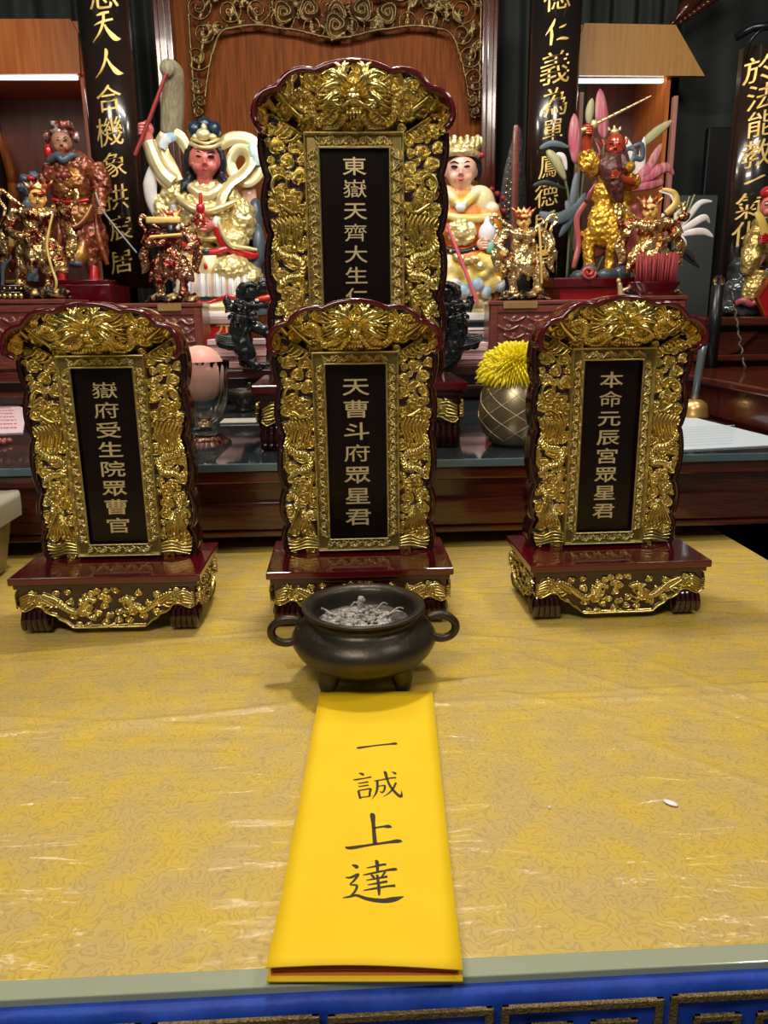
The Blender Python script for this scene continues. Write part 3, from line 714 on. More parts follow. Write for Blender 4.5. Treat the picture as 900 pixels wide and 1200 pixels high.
K = {'一': [[(-.46, -.02, .02), (-.40, -.03, .075), (-.1, .012, .05), (.30, .050, .055), (.44, .058, .085), (.50, .040, .02)]],
 '上': [[(-.03, .50, .03), (.015, .47, .10), (.02, .2, .075), (.02, -.1, .075), (.02, -.36, .08)], [(.02, .10, .05), (.20, .125, .055), (.30, .12, .10), (.36, .09, .02)],
       [(-.52, -.37, .03), (-.42, -.40, .085), (-.1, -.355, .06), (.25, -.31, .065), (.44, -.29, .10), (.52, -.31, .02)]],
 '誠': [[(-.37, .47, .02), (-.31, .44, .07), (-.27, .38, .05)], [(-.50, .24, .02), (-.44, .24, .05), (-.25, .275, .04), (-.11, .31, .06)], [(-.40, .11, .03), (-.32, .115, .04), (-.18, .145, .05)],
       [(-.40, .0, .03), (-.32, .005, .04), (-.18, .03, .05)], [(-.40, -.14, .05), (-.385, -.3, .05), (-.37, -.41, .05)], [(-.40, -.14, .04), (-.26, -.115, .04), (-.15, -.10, .055), (-.165, -.22, .05), (-.18, -.36, .05)], [(-.38, -.37, .04), (-.28, -.36, .035), (-.18, -.345, .04)],
       [(-.06, .16, .03), (.10, .19, .045), (.30, .235, .05), (.42, .24, .05)], [(.01, .17, .055), (.0, -.05, .055), (-.04, -.25, .045), (-.13, -.44, .012)], [(.02, -.03, .035), (.10, -.01, .035), (.155, -.02, .05), (.14, -.16, .04), (.09, -.24, .045), (.04, -.20, .012)],
       [(.17, .48, .03), (.20, .44, .07), (.225, .2, .055), (.275, -.05, .055), (.37, -.28, .065), (.46, -.41, .075), (.49, -.30, .03), (.49, -.20, .008)], [(.40, .07, .05), (.33, -.12, .045), (.22, -.28, .035), (.10, -.38, .01)], [(.34, .46, .02), (.40, .41, .06), (.42, .36, .05)]],
 '達': [[(-.34, .42, .02), (-.27, .38, .08), (-.25, .33, .05)], [(-.46, .14, .02), (-.37, .13, .05), (-.24, .19, .055), (-.31, .06, .045), (-.38, -.03, .03), (-.27, -.06, .045), (-.30, -.18, .045), (-.38, -.28, .03)],
       [(-.52, -.32, .015), (-.40, -.30, .05), (-.28, -.28, .055), (-.10, -.37, .075), (.15, -.43, .10), (.35, -.41, .11), (.52, -.36, .02)],
       [(.09, .50, .03), (.115, .45, .07), (.115, .30, .055), (.11, .2, .05)], [(-.08, .33, .02), (.05, .35, .04), (.22, .385, .05), (.28, .38, .04)], [(-.15, .17, .02), (.0, .195, .045), (.25, .245, .045), (.42, .26, .07), (.46, .24, .02)],
       [(-.01, .165, .02), (.02, .13, .05), (.04, .09, .04)], [(.25, .22, .04), (.20, .14, .035), (.16, .09, .012)], [(-.10, .045, .02), (.05, .07, .04), (.28, .105, .055)], [(-.08, -.06, .02), (.05, -.04, .04), (.27, -.005, .055)],
       [(-.16, -.18, .02), (.02, -.15, .045), (.25, -.115, .045), (.40, -.11, .06)], [(.10, .16, .045), (.11, -.05, .055), (.11, -.20, .055), (.105, -.31, .03)]]}
for ch, xc, yc, w, hgt in (('一', .0024, .0802, .0425, .050), ('誠', .0045, .0149, .0432, .0445), ('上', .0021, -.0491, .0445, .0460), ('達', .0028, -.1075, .0430, .0480)):
    b = brush(bmesh.new(), K[ch], -.00010, .00004, 1.0); t = .075
    for v in b.verts:                                   # lay the ink on the curved sheet
        x, y, h_ = v.co.x*w, v.co.z*hgt, -v.co.y
        X_, Y_ = xc+x*math.cos(t)-y*math.sin(t), yc+x*math.sin(t)+y*math.cos(t); v.co = (X_, Y_, bow(X_, Y_)+.0029+h_)
    bobj('character', b, INK, pp)

# ================================================================ rear altar: glass-topped table, riser, side plinth
GLOSSTOP = mat('dark_glass_top', (0.018, 0.024, 0.026), 0.05, 0, None, spec=0.8)
BLUEEDGE = mat('blue_grey_glass_edge', (0.07, 0.12, 0.15), 0.2, 0, (0.10, 0.17, 0.20), 8, coat=0.5)
YR, YB, ZG = 1.36, 2.30, 0.16
rear = thing('rear_altar_table', 'dark rosewood altar table with a glass top, standing behind the brocade table', 'table', (0, YR, -0.75))
def rp(name, bm, m, sm=False, par=None):
    par = par or rear; o = bobj(name, bm, m, par, sm); o.matrix_parent_inverse = Matrix.Translation(-par.location); return o
rp('glass_top', bx(-1.5, 0.87, YR, YB, ZG-.003, ZG), GLOSSTOP)
rp('glass_edge', bx(-1.5, 0.884, YR-.004, YR+.004, ZG-.013, ZG+.0005, .001), BLUEEDGE)
rp('upper_moulding', bx(-1.5, .884, YR+.004, YB, .122, ZG-.0135, .004, 3), WOOD)
rp('recessed_frieze', bx(-1.5, .884, YR+.022, YB, .085, .1225), WOOD)
b = bx(-1.5, .884, YR+.004, YB, .034, .086, .006, 3); box(b, -1.5, .884, YR-.002, YB, .024, .034, .003, 2)
rp('lower_moulding', b, WOOD)
rp('table_body', bx(-1.45, .86, 1.83, YB-.01, -.40, .024), LACQD)
for x in (-1.4, .80):
    for y in (1.9, YB-.1): rp('leg', bx(x-.05, x+.05, y-.05, y+.05, -.75, -.40), WOOD)
riser = thing('altar_riser', 'long polished rosewood step across the back of the altar, carrying statues and boxes', 'altar step', (0, YB, -0.75))
rr_ = lambda n, b, m=WOOD: rp(n, b, m, False, riser)
rr_('top_slab', bx(-1.9, 1.9, YB, 3.95, .232, .263, .006, 3))
rr_('recess', bx(-1.9, 1.9, YB+.03, 3.9, .205, .232), LACQD)
rr_('middle_band', bx(-1.9, 1.9, YB+.01, 3.9, .190, .206, .004, 2))
rr_('step_body', bx(-1.9, 1.9, YB+.05, 3.9, -.75, .190), LACQD)
# right-hand plinth running back along the glass and the taller bench it meets
pl_ = thing('side_plinth', 'low dark rosewood plinth beside the right edge of the glass top', 'altar step', (1.2, 1.8, -0.75))
b = bx(.905, 1.9, 1.30, YB-.03, .16, .235, .004, 2); rp('plinth_body', b, WOOD, False, pl_); rp('plinth_top', bx(.889, 1.9, 1.29, YB-.06, .235, .252, .004, 2), WOOD, False, pl_)
rp('plinth_base', bx(.90, 1.9, 1.32, YB-.06, -.75, .16), LACQD, False, pl_)
bench = thing('side_bench', 'tall rosewood bench with a moulded front panel, right end of the altar', 'bench', (1.3, YB, .263))
rb = lambda n, b, m=WOOD: rp(n, b, m, False, bench)
xb0 = 1.035
rb('bench_top', bx(xb0, 1.9, YB-.05, 2.28+.9, .367, .392, .006, 3)); rb('neck', bx(xb0+.02, 1.9, YB-.01, 3.1, .350, .367), LACQD)
b = bmesh.new()
P_ = [(xb0+.01, .350), (xb0+.180, .350)] + [(xb0+.180-.012*math.sin(t*PI/2)-.05*t, .350-.06*t) for t in (.2, .4, .6, .8, 1)] + [(xb0+.090, .283), (xb0+.01, .283)]
prism(b, P_, YB-.035, YB+.05); bmesh.ops.bevel(b, geom=list(b.edges), offset=.003, segments=2, affect='EDGES')
rb('front_panel', b); rb('corner_block', bx(xb0+.12, 1.9, YB+.0, YB+.2, .265, .352, .004, 2)); rb('lower_rail', bx(xb0, 1.9, YB-.04, 3.0, .2645, .285, .005, 2))

# ---------------------------------------------------------------- back panel with carved fretwork arch, posts
def xz(px, py, Y): p = at(px, py, Y); return p.x, p.z
YP = 3.40
x0, _ = xz(226, 100, YP); x1, _ = xz(558, 100, YP)
bp = thing('back_panel', 'tall orange-brown wooden panel behind the largest tablet', 'panel', ((x0+x1)/2, YP, .263))
def pp_(par, name, bm, m, sm=False): o = bobj(name, bm, m, par, sm); o.matrix_parent_inverse = Matrix.Translation(-Vector(par.location)); return o
pp_(bp, 'panel_board', bx(x0-.06, x1+.02, YP, YP+.03, .263, 1.95), WOODP)
for name, a, c, y in (("frame_post", x0-.125, x0-.055, YP-.06), ("frame_post", x1+.012, x1+.075, YP-.06)):
    b = bx(a, c, y, YP+.03, .263, 1.95, .006, 2); box(b, a+(c-a)*.3, c-(c-a)*.3, y-.012, y, .263, 1.95, .004, 2); pp_(bp, name, b, WOOD if a > 0 else WOOD)
FRET = mat('antique_gold_fretwork', (0.12, 0.078, 0.030), 0.42, 0.75, (0.27, 0.18, 0.065), 20, 0.15, 120, ramp=(.35, .7))
YF = 3.36
xa, zt = xz(216, -30, YF); xb_, _ = xz(566, -30, YF); xc_ = (xa+xb_)/2; hw = (xb_-xa)/2; z40 = xz(390, 48, YF)[1]; z35 = xz(300, 37, YF)[1]; zleg = xz(225, 138, YF)[1]
R = Relief(-hw, hw, zleg-.01, zt, .0030)
def lowz(x):                       # lower outline of the arch
    ax = abs(x)/hw
    if ax > .93: return zleg
    if ax > .72: return z35 - (z35-zleg)*max(0, (ax-.72)/.21)**2.4
    return z35 + (z40-z35)*(0.5+0.5*math.cos(PI*ax/.36)) if ax < .36 else z35+.012*math.sin((ax-.36)/.36*PI)
LZ = np.array([lowz(x) for x in R.xs])
INS = R.Z > LZ[None, :]
fr = random.Random(5)
L = R.fill(lambda x, z, r: z-r*.9 > lowz(x) and abs(x)+r < hw and z-r*.5 > lowz(x+r*.8) and z-r*.5 > lowz(x-r*.8), .018, .050, .022, 1500, 9, .86)
R2 = np.zeros_like(R.H)
# open the volutes up: keep only their outer ring and inner bud, so the panel shows through
for (x, z, r) in L:
    w = R.win(x-r*1.2, x+r*1.2, z-r*1.2, z+r*1.2); d = np.hypot(R.X[w]-x, R.Z[w]-z); th = np.arctan2(R.Z[w]-z, R.X[w]-x)
    q = d/r; sp = np.abs(((q*2.0-th/(2*PI)+.5) % 1.0)-.5)
    h_ = np.where((q < 1.04) & ((sp < .21) | (q < .2)), .012+.012*np.sqrt(np.clip(1-(sp/.21)**2, 0, 1)), 0); R2[w] = np.maximum(R2[w], h_)
R.H = R2
for i in range(len(L)):
    a = L[i]; b_ = min((c for j, c in enumerate(L) if j != i), key=lambda c: (c[0]-a[0])**2+(c[1]-a[1])**2)
    mx, mz = (a[0]+b_[0])/2+fr.uniform(-.012, .012), (a[1]+b_[1])/2+fr.uniform(-.012, .012)
    R.strand([(a[0], a[1]-a[2]*.8), (mx, mz), (b_[0], b_[1]+b_[2]*.8)], .009, .005, .022, .004, 0, False)
edge_pts = [(x, lowz(x)+.008) for x in np.linspace(-hw*.93, hw*.93, 90)]
for k in range(0, 88, 4): R.strand(edge_pts[k:k+6], .009, .009, .026, 0, 0, False)
for s_ in (-1, 1):
    R.strand([(s_*(hw-.006), zleg), (s_*(hw-.006), (zleg+zt)/2), (s_*(hw-.006), zt)], .007, .007, .022, 0, 0, False)
    R.cloud(s_*(hw-.022), zleg+.020, .020, .030, s_, 0); R.cloud(s_*(hw-.030), zleg+.055, .022, .030, -s_, 1)
for k in range(5): R.cloud(-.20+.10*k, z40+.10+.01*(k % 2), .040, .030, 1 if k < 2 else -1, k)
R.cloud(0, z40+.055, .045, .034, 1, 0)
me = R.mesh('fretwork_arch', lambda X, Z: (R.H > .004) & INS, lambda X, Z, H: (X, -H, Z), -1)
fo = link('fretwork_arch', me, bp, [FRET]); fo.location = (xc_-bp.location.x, YF+.012-YP, -.263); sm_ = fo.modifiers.new('thick', 'SOLIDIFY'); sm_.thickness = .010; sm_.offset = -1

# ---------------------------------------------------------------- lacquered couplet boards
BOARD = mat('black_brown_lacquer', (0.014, 0.012, 0.011), 0.2, 0, (0.040, 0.014, 0.008), 4, stretch=(1, 1, .35), coat=0.7, ramp=(.4, .7))
GOLDC = mat('painted_gold', (0.72, 0.47, 0.10), 0.45, 0.35, (0.85, 0.62, 0.22), 40)
K2 = {'天': [[(-.22, .36, .03), (-.05, .39, .09), (.20, .42, .06)], [(-.34, .08, .02), (-.1, .14, .07), (.30, .20, .06)], [(.02, .40, .08), (-.02, .12, .09), (-.18, -.18, .07), (-.44, -.42, .012)], [(.02, .05, .06), (.12, -.15, .11), (.32, -.38, .17), (.48, -.40, .02)]],
      '人': [[(.0, .42, .05), (.02, .30, .11), (-.06, .02, .08), (-.24, -.26, .06), (-.44, -.42, .012)], [(.02, .12, .05), (.14, -.12, .10), (.32, -.34, .16), (.50, -.38, .02)]],
      '一': [[(-.44, -.10, .03), (-.34, -.09, .12), (.0, .0, .08), (.30, .10, .10), (.44, .10, .02)]],
      '仁': [[(-.10, .44, .04), (-.20, .22, .11), (-.42, -.04, .02)], [(-.22, .18, .05), (-.20, -.1, .11), (-.22, -.42, .08)], [(.06, .12, .03), (.20, .14, .07), (.34, .20, .03)], [(-.02, -.28, .03), (.14, -.25, .08), (.34, -.27, .09), (.46, -.28, .02)]]}
def couplet(name, label, xl, xr, ytop, ybot, Y, chars, bulge=.3):
    """convex board standing on the altar; chars: (character, px, py, size px)"""
    xc = (xz(xl[0], 100, Y)[0]+xz(xr[0], 100, Y)[0])/2
    p0 = at((xl[0]+xr[0])/2, ytop, Y); p1 = at((xl[1]+xr[1])/2, ybot, Y); w = (at(xr[0], 100, Y)-at(xl[0], 100, Y)).length/2*1.03
    X = (p0.x+p1.x)/2; root = thing(name, label, 'couplet board', (X, Y, p1.z))
    hgt = p0.z-p1.z; Rr = w/math.sin(math.asin(.80)); cy = Rr
    def surf(x, o=0): x = max(-w, min(w, x)); return -(math.sqrt(Rr*Rr-x*x)-math.sqrt(Rr*Rr-w*w))-o
    b = bmesh.new(); n = 24; rows = []
    for z in (0, hgt):
        f_ = [b.verts.new((-w+2*w*i/n, surf(-w+2*w*i/n), z)) for i in range(n+1)]; k_ = [b.verts.new((-w+2*w*i/n, .03, z)) for i in range(n+1)]; rows.append((f_, k_))
    (f0, k0), (f1, k1) = rows
    for i in range(n):
        b.faces.new((f0[i], f0[i+1], f1[i+1], f1[i])).smooth = True; b.faces.new((k0[i+1], k0[i], k1[i], k1[i+1]))
        b.faces.new((f1[i], f1[i+1], k1[i+1], k1[i])); b.faces.new((f0[i+1], f0[i], k0[i], k0[i+1]))
    b.faces.new((f0[0], f1[0], k1[0], k0[0])); b.faces.new((f1[n], f0[n], k0[n], k1[n]))
    bobj('board', b, BOARD, root)
    for ch, px, py, sz in chars:
        p = at(px, py, Y-(Rr-math.sqrt(Rr*Rr-w*w))); s_ = sz*p.y/901*.88
        lx, lz = p.x-X, p.z-p1.z
        if ch in K2: bm = brush(bmesh.new(), K2[ch], -.03, .03); me = bpy.data.meshes.new('character'); bm.to_mesh(me); bm.free()
        else: me = glyph(ch, .03, 0.0).copy(); me.name = 'character'; me.materials.clear()
        for v in me.vertices:
            x = lx+v.co.x*s_; v.co.z += v.co.x*.16
            v.co = Vector((x, surf(x, .0)+v.co.y*s_*.6-.001, lz+v.co.z*s_))
        link('character', me, root, [GOLDC])
    return root
couplet('couplet_board', 'black convex couplet board with gold writing beginning 天人合, left of the back panel', (88, 125), (145, 172), -40, 338, 3.15,
        [('恩', 120, -8, 36), ('天', 122, 31, 34), ('人', 125, 73, 34), ('合', 127, 115, 31), ('機', 128, 154, 34), ('象', 134, 193, 30), ('拱', 136, 231, 31), ('宸', 141, 267, 30), ('居', 142, 306, 30)])
couplet('couplet_board', 'black convex couplet board with gold writing 仁義為, between the back panel and the right niche', (624, 616), (680, 668), -40, 338, 3.15,
        [('德', 654, -6, 34), ('仁', 653, 37, 32), ('義', 651, 79, 38), ('為', 651, 119, 34), ('單', 648, 152, 27), ('鳳', 645, 194, 30), ('德', 641, 228, 30), ('所', 639, 260, 28), ('皆', 637, 297, 28)])
far = couplet('couplet_board', 'brown-black couplet board with gold writing 於法能教一氣, hanging at the far right', (870, 846), (936, 908), 56, 366, 2.74,
        [('於', 893, 79, 32), ('法', 894, 112, 32), ('能', 893, 144, 32), ('教', 889, 179, 34), ('一', 886, 210, 26), ('氣', 881, 240, 34), ('化', 876, 273, 32)])
BLKMET = mat('black_metal', (0.03, 0.035, 0.04), 0.25, 0.8)
hk = bmesh.new(); p = at(888, 45, 2.72)-far.location
tube(hk, spline([p+Vector((-.03, .0, -.06)), p+Vector((-.035, -.02, -.02)), p+Vector((-.01, -.03, .012)), p+Vector((.03, -.02, .02)), p+Vector((.08, 0, .015)), p+Vector((.10, 0, -.06))], 6), .0045, 8)
tube(hk, [p+Vector((-.06, .03, .01)), p+Vector((-.02, .0, .03)), p+Vector((.03, -.01, .034)), p+Vector((.1, 0, .03))], .012, 10)
bobj('hanging_ring', hk, BLKMET, far, True)

# ---------------------------------------------------------------- lit wall niches
HOODL = mat('orange_veneer', (0.50, 0.13, 0.022), 0.4, 0, (0.66, 0.20, 0.04), 9, stretch=(8, 8, .5), detail=6)
HOODR = mat('honey_veneer', (0.50, 0.25, 0.07), 0.4, 0, (0.60, 0.32, 0.10), 9, stretch=(8, 8, .5), detail=6)
NICHE = mat('niche_red_brown', (0.10, 0.030, 0.018), 0.45, 0, (0.15, 0.045, 0.026), 8, stretch=(6, 6, .6))
TRIMP = mat('pink_brown_edge', (0.55, 0.25, 0.18), 0.5)
LEDM = mat('led_strip', (1, 1, 1), 0.5, emit=((0.95, 1.0, 1.0), 3.5))
def niche(label, hoodpts, hm, xi0, xi1, yled, ytr, Y, trims):
    root = thing('wall_niche', label, 'niche', (at((xi0+xi1)/2, 300, Y).x, Y,   .266)); ps = lambda n, b, m: pp_(root, n, b, m)
    P = [xz(x, y, Y) for x, y in hoodpts]
    b = prism(bmesh.new(), P, Y, Y+.02); ps('hood_board', b, hm)
    a, zb = P[-1] if False else xz(xi0, hoodpts[-1][1], Y); c, _ = xz(xi1, hoodpts[-1][1], Y); zt_ = P[0][1]; zl = .266
    b = bx(a, c, Y+.02, Y+.42, zb+.005, zt_); ps('hood_box', b, hm)
    zled = xz((xi0+xi1)/2, yled, Y+.04)[1]
    ps('light_strip', bx(a+.012, c-.03, Y+.028, Y+.05, zled-.007, zled+.007, .003, 2), LEDM)
    ps('side_panel', bx(c-.018, c, Y+.03, Y+.42, zl, zb+.005), HOODL); ps('side_panel', bx(a, a+.018, Y+.03, Y+.42, zl, zb+.005), NICHE)
    ps('back_panel', bx(a, c, Y+.40, Y+.42, zl, zb+.005), NICHE); ps('niche_shelf', bx(a, c, Y+.02, Y+.42, zl, zl+.02), NICHE)
    for (xt, y0_, y1_) in trims:
        z0_ = xz(xt, y1_, Y)[1]; x_, z1_ = xz(xt, y0_, Y); ps('edge_trim', bx(x_-.009, x_+.009, Y+.0, Y+.03, z0_, z1_, .002, 1), TRIMP)
    return root, a, c, zb, zl
nR = niche('right lit niche with a honey-coloured slanted wooden hood and white light strip', [(685, 27), (792, 29), (826, 89), (673, 88), (674, 60)], HOODR, 677, 792, 95, 60, 3.45, [(682, 108, 380), (793, 112, 380)])
nL = niche('left lit niche with an orange wooden hood and white light strip', [(-60, 22), (82, 22), (91, 38), (94, 86), (-60, 87)], HOODL, -60, 96, 91, 60, 3.45, [(100, 105, 380)])
for (root, a, c, zb, zl) in (nR, nL):
    l = area('niche_light', ((a+c)/2, 3.50, zb-.02), ((a+c)/2, 3.62, 0), (c-a)*.9, .02, 0.25, (1, .95, .88))
NL = nL[0]
# round hole with curved rim at the left of the left niche, and its shelf
b = bmesh.new(); c0 = at(-22, 215, 3.62)
tube(b, [c0+Vector((.13*math.cos(t), 0, .27*math.sin(t))) for t in [2*PI*i/40 for i in range(41)]], .020, 8); pp_(NL, 'curved_opening_rim', b, WOODP, True)
b = prism(bmesh.new(), [(c0.x+.125*math.cos(2*PI*i/32), c0.z+.265*math.sin(2*PI*i/32)) for i in range(32)], 3.625, 3.64); pp_(NL, 'dark_opening', b, PANEL)
s0 = at(-60, 290, 3.1); s1 = at(34, 298, 3.1)
sh = thing('wall_shelf', 'short red-brown shelf at the far left holding a gold box', 'shelf', ((s0.x+s1.x)/2, 3.2, .263))
pp_(sh, 'shelf_board', bx(s0.x, s1.x, 3.06, 3.40, s1.z, s0.z, .003, 1), TRIMP if False else WOODP)
pp_(sh, 'shelf_support', bx(s1.x-.06, s1.x-.03, 3.10, 3.38, .263, s1.z, .003, 1), NICHE); pp_(sh, 'shelf_support', bx(s0.x+.03, s0.x+.06, 3.10, 3.38, .263, s1.z, .003, 1), NICHE)
# ---------------------------------------------------------------- dark curtains
CURT = mat('dark_grey_curtain', (0.022, 0.028, 0.026), 0.75, 0, (0.034, 0.042, 0.038), 2, sss=0)
def curtain(label, xl, xr, Y, amp, nf, zlo=.0, seed=0, zhi=2.28):
    a = at(xl, 100, Y).x; c = at(xr, 100, Y).x; n = 140; b = bmesh.new(); g = []; rg = random.Random(seed); ph = [rg.uniform(0, 6.28) for _ in range(4)]
    for j in range(13):
        z = zlo+(zhi-zlo)*j/12; row = []
        for i in range(n+1):
            t = i/n; f_ = math.sin(t*nf*2*PI+ph[0]+.5*math.sin(z*2+ph[1]))+.45*math.sin(t*nf*3.7*PI+ph[2]+z*.7)
            row.append(b.verts.new((a+(c-a)*t, Y+amp*f_*(.7+.3*math.sin(z*1.5)), z)))
        g.append(row)
    for r0, r1 in zip(g, g[1:]):
        for i in range(n): b.faces.new((r0[i], r0[i+1], r1[i+1], r1[i])).smooth = True
    o = bobj('curtain', b, CURT); tagit(o, label, 'curtain'); m_ = o.modifiers.new('t', 'SOLIDIFY'); m_.thickness = .004
    return o
curtain('dark grey folded curtain above the left niche', -200, 92, 3.93, .02, 6, zlo=.266, seed=1)
curtain('dark curtain hanging between the left couplet board and the back panel', 140, 232, 3.75, .025, 3, zlo=.266, seed=2)
curtain('dark curtain hanging between the back panel and the right couplet board', 545, 690, 3.75, .022, 4, zlo=.266, seed=3)
curtain('dark curtain above and behind the right niche hood', 660, 800, 3.93, .02, 5, zlo=.266, seed=4)
curtain('grey-green flat hanging panel right of the right niche', 795, 980, 3.70, .006, 3, zlo=.266, seed=5)
GREYP = mat('grey_panel', (0.10, 0.115, 0.11), 0.6)
p0 = at(792, 200, 3.4); p1 = at(826, 362, 3.4)
o = bobj('grey_panel', bx(p0.x, p1.x, 3.37, 3.39, .263, p0.z-.1, .002, 1), GREYP); tagit(o, 'plain grey upright panel behind the white lily', 'panel')
p0 = at(829, 150, 3.45); p1 = at(848, 362, 3.45)
o = bobj('black_post', bx(p0.x, p1.x, 3.43, 3.47, .263, p0.z, .004, 1), mat('matt_black', (.008, .008, .009), .5)); tagit(o, 'slim black post right of the grey panel', 'post')
# carved bracket at the top right
b = bmesh.new(); a0, a1 = at(786, 30, 3.5), at(850, -30, 3.5)
tube(b, spline([a0, a0.lerp(a1, .5)+Vector((0, 0, .02)), a1], 6), [.01]*3+[.03]*10, 8)
for k in range(12): q = a0.lerp(a1, .1+.075*k); ell(b, q+Vector((.012+.002*k, -.02, -.012-.002*k)), .010+.0012*k, 8, 6)
o = bobj('carved_bracket', b, WOOD, None, True); tagit(o, 'dark carved wooden bracket slanting above the right niche hood', 'bracket')

# ================================================================ statues
def pmat(n, c, r=.4, **k): return mat(n, c, r, **k)
GROBE = mat('pale_gold_robe', (0.72, 0.56, 0.20), 0.34, 0.55, (0.88, 0.76, 0.42), 45, bump=.9, bscale=75, bkind='vor')
GPLAIN = mat('smooth_pale_gold', (0.80, 0.66, 0.30), 0.25, 0.5, (0.88, 0.78, 0.46), 30)
ROSE = pmat('rose_skin', (0.62, 0.16, 0.14), .3, coat=.4)
FLESH = pmat('pale_pink_skin', (0.80, 0.45, 0.34), .3, coat=.4)
HAIR = pmat('black_hair', (0.010, 0.013, 0.018), .3, bump=.5, bscale=60)
BLUEH = pmat('blue_black_hair', (0.014, 0.032, 0.055), .25, bump=.5, bscale=80)
REDP = pmat('red_paint', (0.50, 0.015, 0.020), .25, coat=.6)
WHITEP = pmat('white_paint', (0.75, 0.72, 0.70), .4)
LIPS = pmat('red_lips', (0.55, 0.02, 0.04), .3)
TEAL = pmat('teal_paint', (0.16, 0.55, 0.46), .35)
LBLUE = pmat('light_blue_paint', (0.30, 0.46, 0.60), .4, col2=(0.70, 0.72, 0.74), nscale=14, ramp=(.45, .55))
ORANGE = pmat('orange_robe', (0.80, 0.20, 0.02), .35, col2=(0.86, 0.30, 0.03), nscale=10)
YELW = pmat('yellow_cream_shawl', (0.82, 0.62, 0.16), .3, col2=(0.88, 0.80, 0.62), nscale=7, coat=.4, ramp=(.45, .6))
PINKR = pmat('pink_rod', (0.75, 0.14, 0.20), .35)
REDROD = pmat('dark_red_rod', (0.30, 0.030, 0.030), .35)
AQUA = pmat('aqua_and_white_paint', (0.20, 0.55, 0.50), .4, col2=(0.72, 0.76, 0.76), nscale=22, ramp=(.45, .55))
SLATE = pmat('slate_blue_armchair', (0.045, 0.065, 0.085), .3, col2=(0.10, 0.14, 0.17), nscale=9, bump=.4, bscale=15)
DARKE = pmat('dark_eye', (0.01, 0.008, 0.008), .2)
def stripes(name):
    m, N, L, B = mk(name); tc = N.new('ShaderNodeTexCoord'); w = N.new('ShaderNodeTexWave'); w.inputs['Scale'].default_value = 6.0; w.inputs['Distortion'].default_value = .6
    L.new(tc.outputs['Object'], w.inputs['Vector']); r = N.new('ShaderNodeValToRGB'); r.color_ramp.interpolation = 'CONSTANT'
    cs = [(0, (.82, .80, .76)), (.22, (.30, .48, .62)), (.38, (.82, .80, .76)), (.55, (.75, .42, .44)), (.68, (.82, .80, .76)), (.85, (.62, .50, .38))]
    while len(r.color_ramp.elements) < len(cs): r.color_ramp.elements.new(.5)
    for e, (p, c) in zip(r.color_ramp.elements, cs): e.position = p; e.color = (*c, 1)
    L.new(w.outputs[0], r.inputs[0]); L.new(r.outputs[0], B.inputs['Base Color']); B.inputs['Roughness'].default_value = .4; return m
STRIPE = stripes('striped_underskirt')
def hammered(seed, f1, a1, f2=0, a2=0):
    def f(c):
        d = a1*noise.noise(c*f1+Vector((seed, 0, 0)))
        if a2: d += a2*(0.5-min(1, noise.voronoi(c*f2)[0][0]*1.6))
        return d
    return f
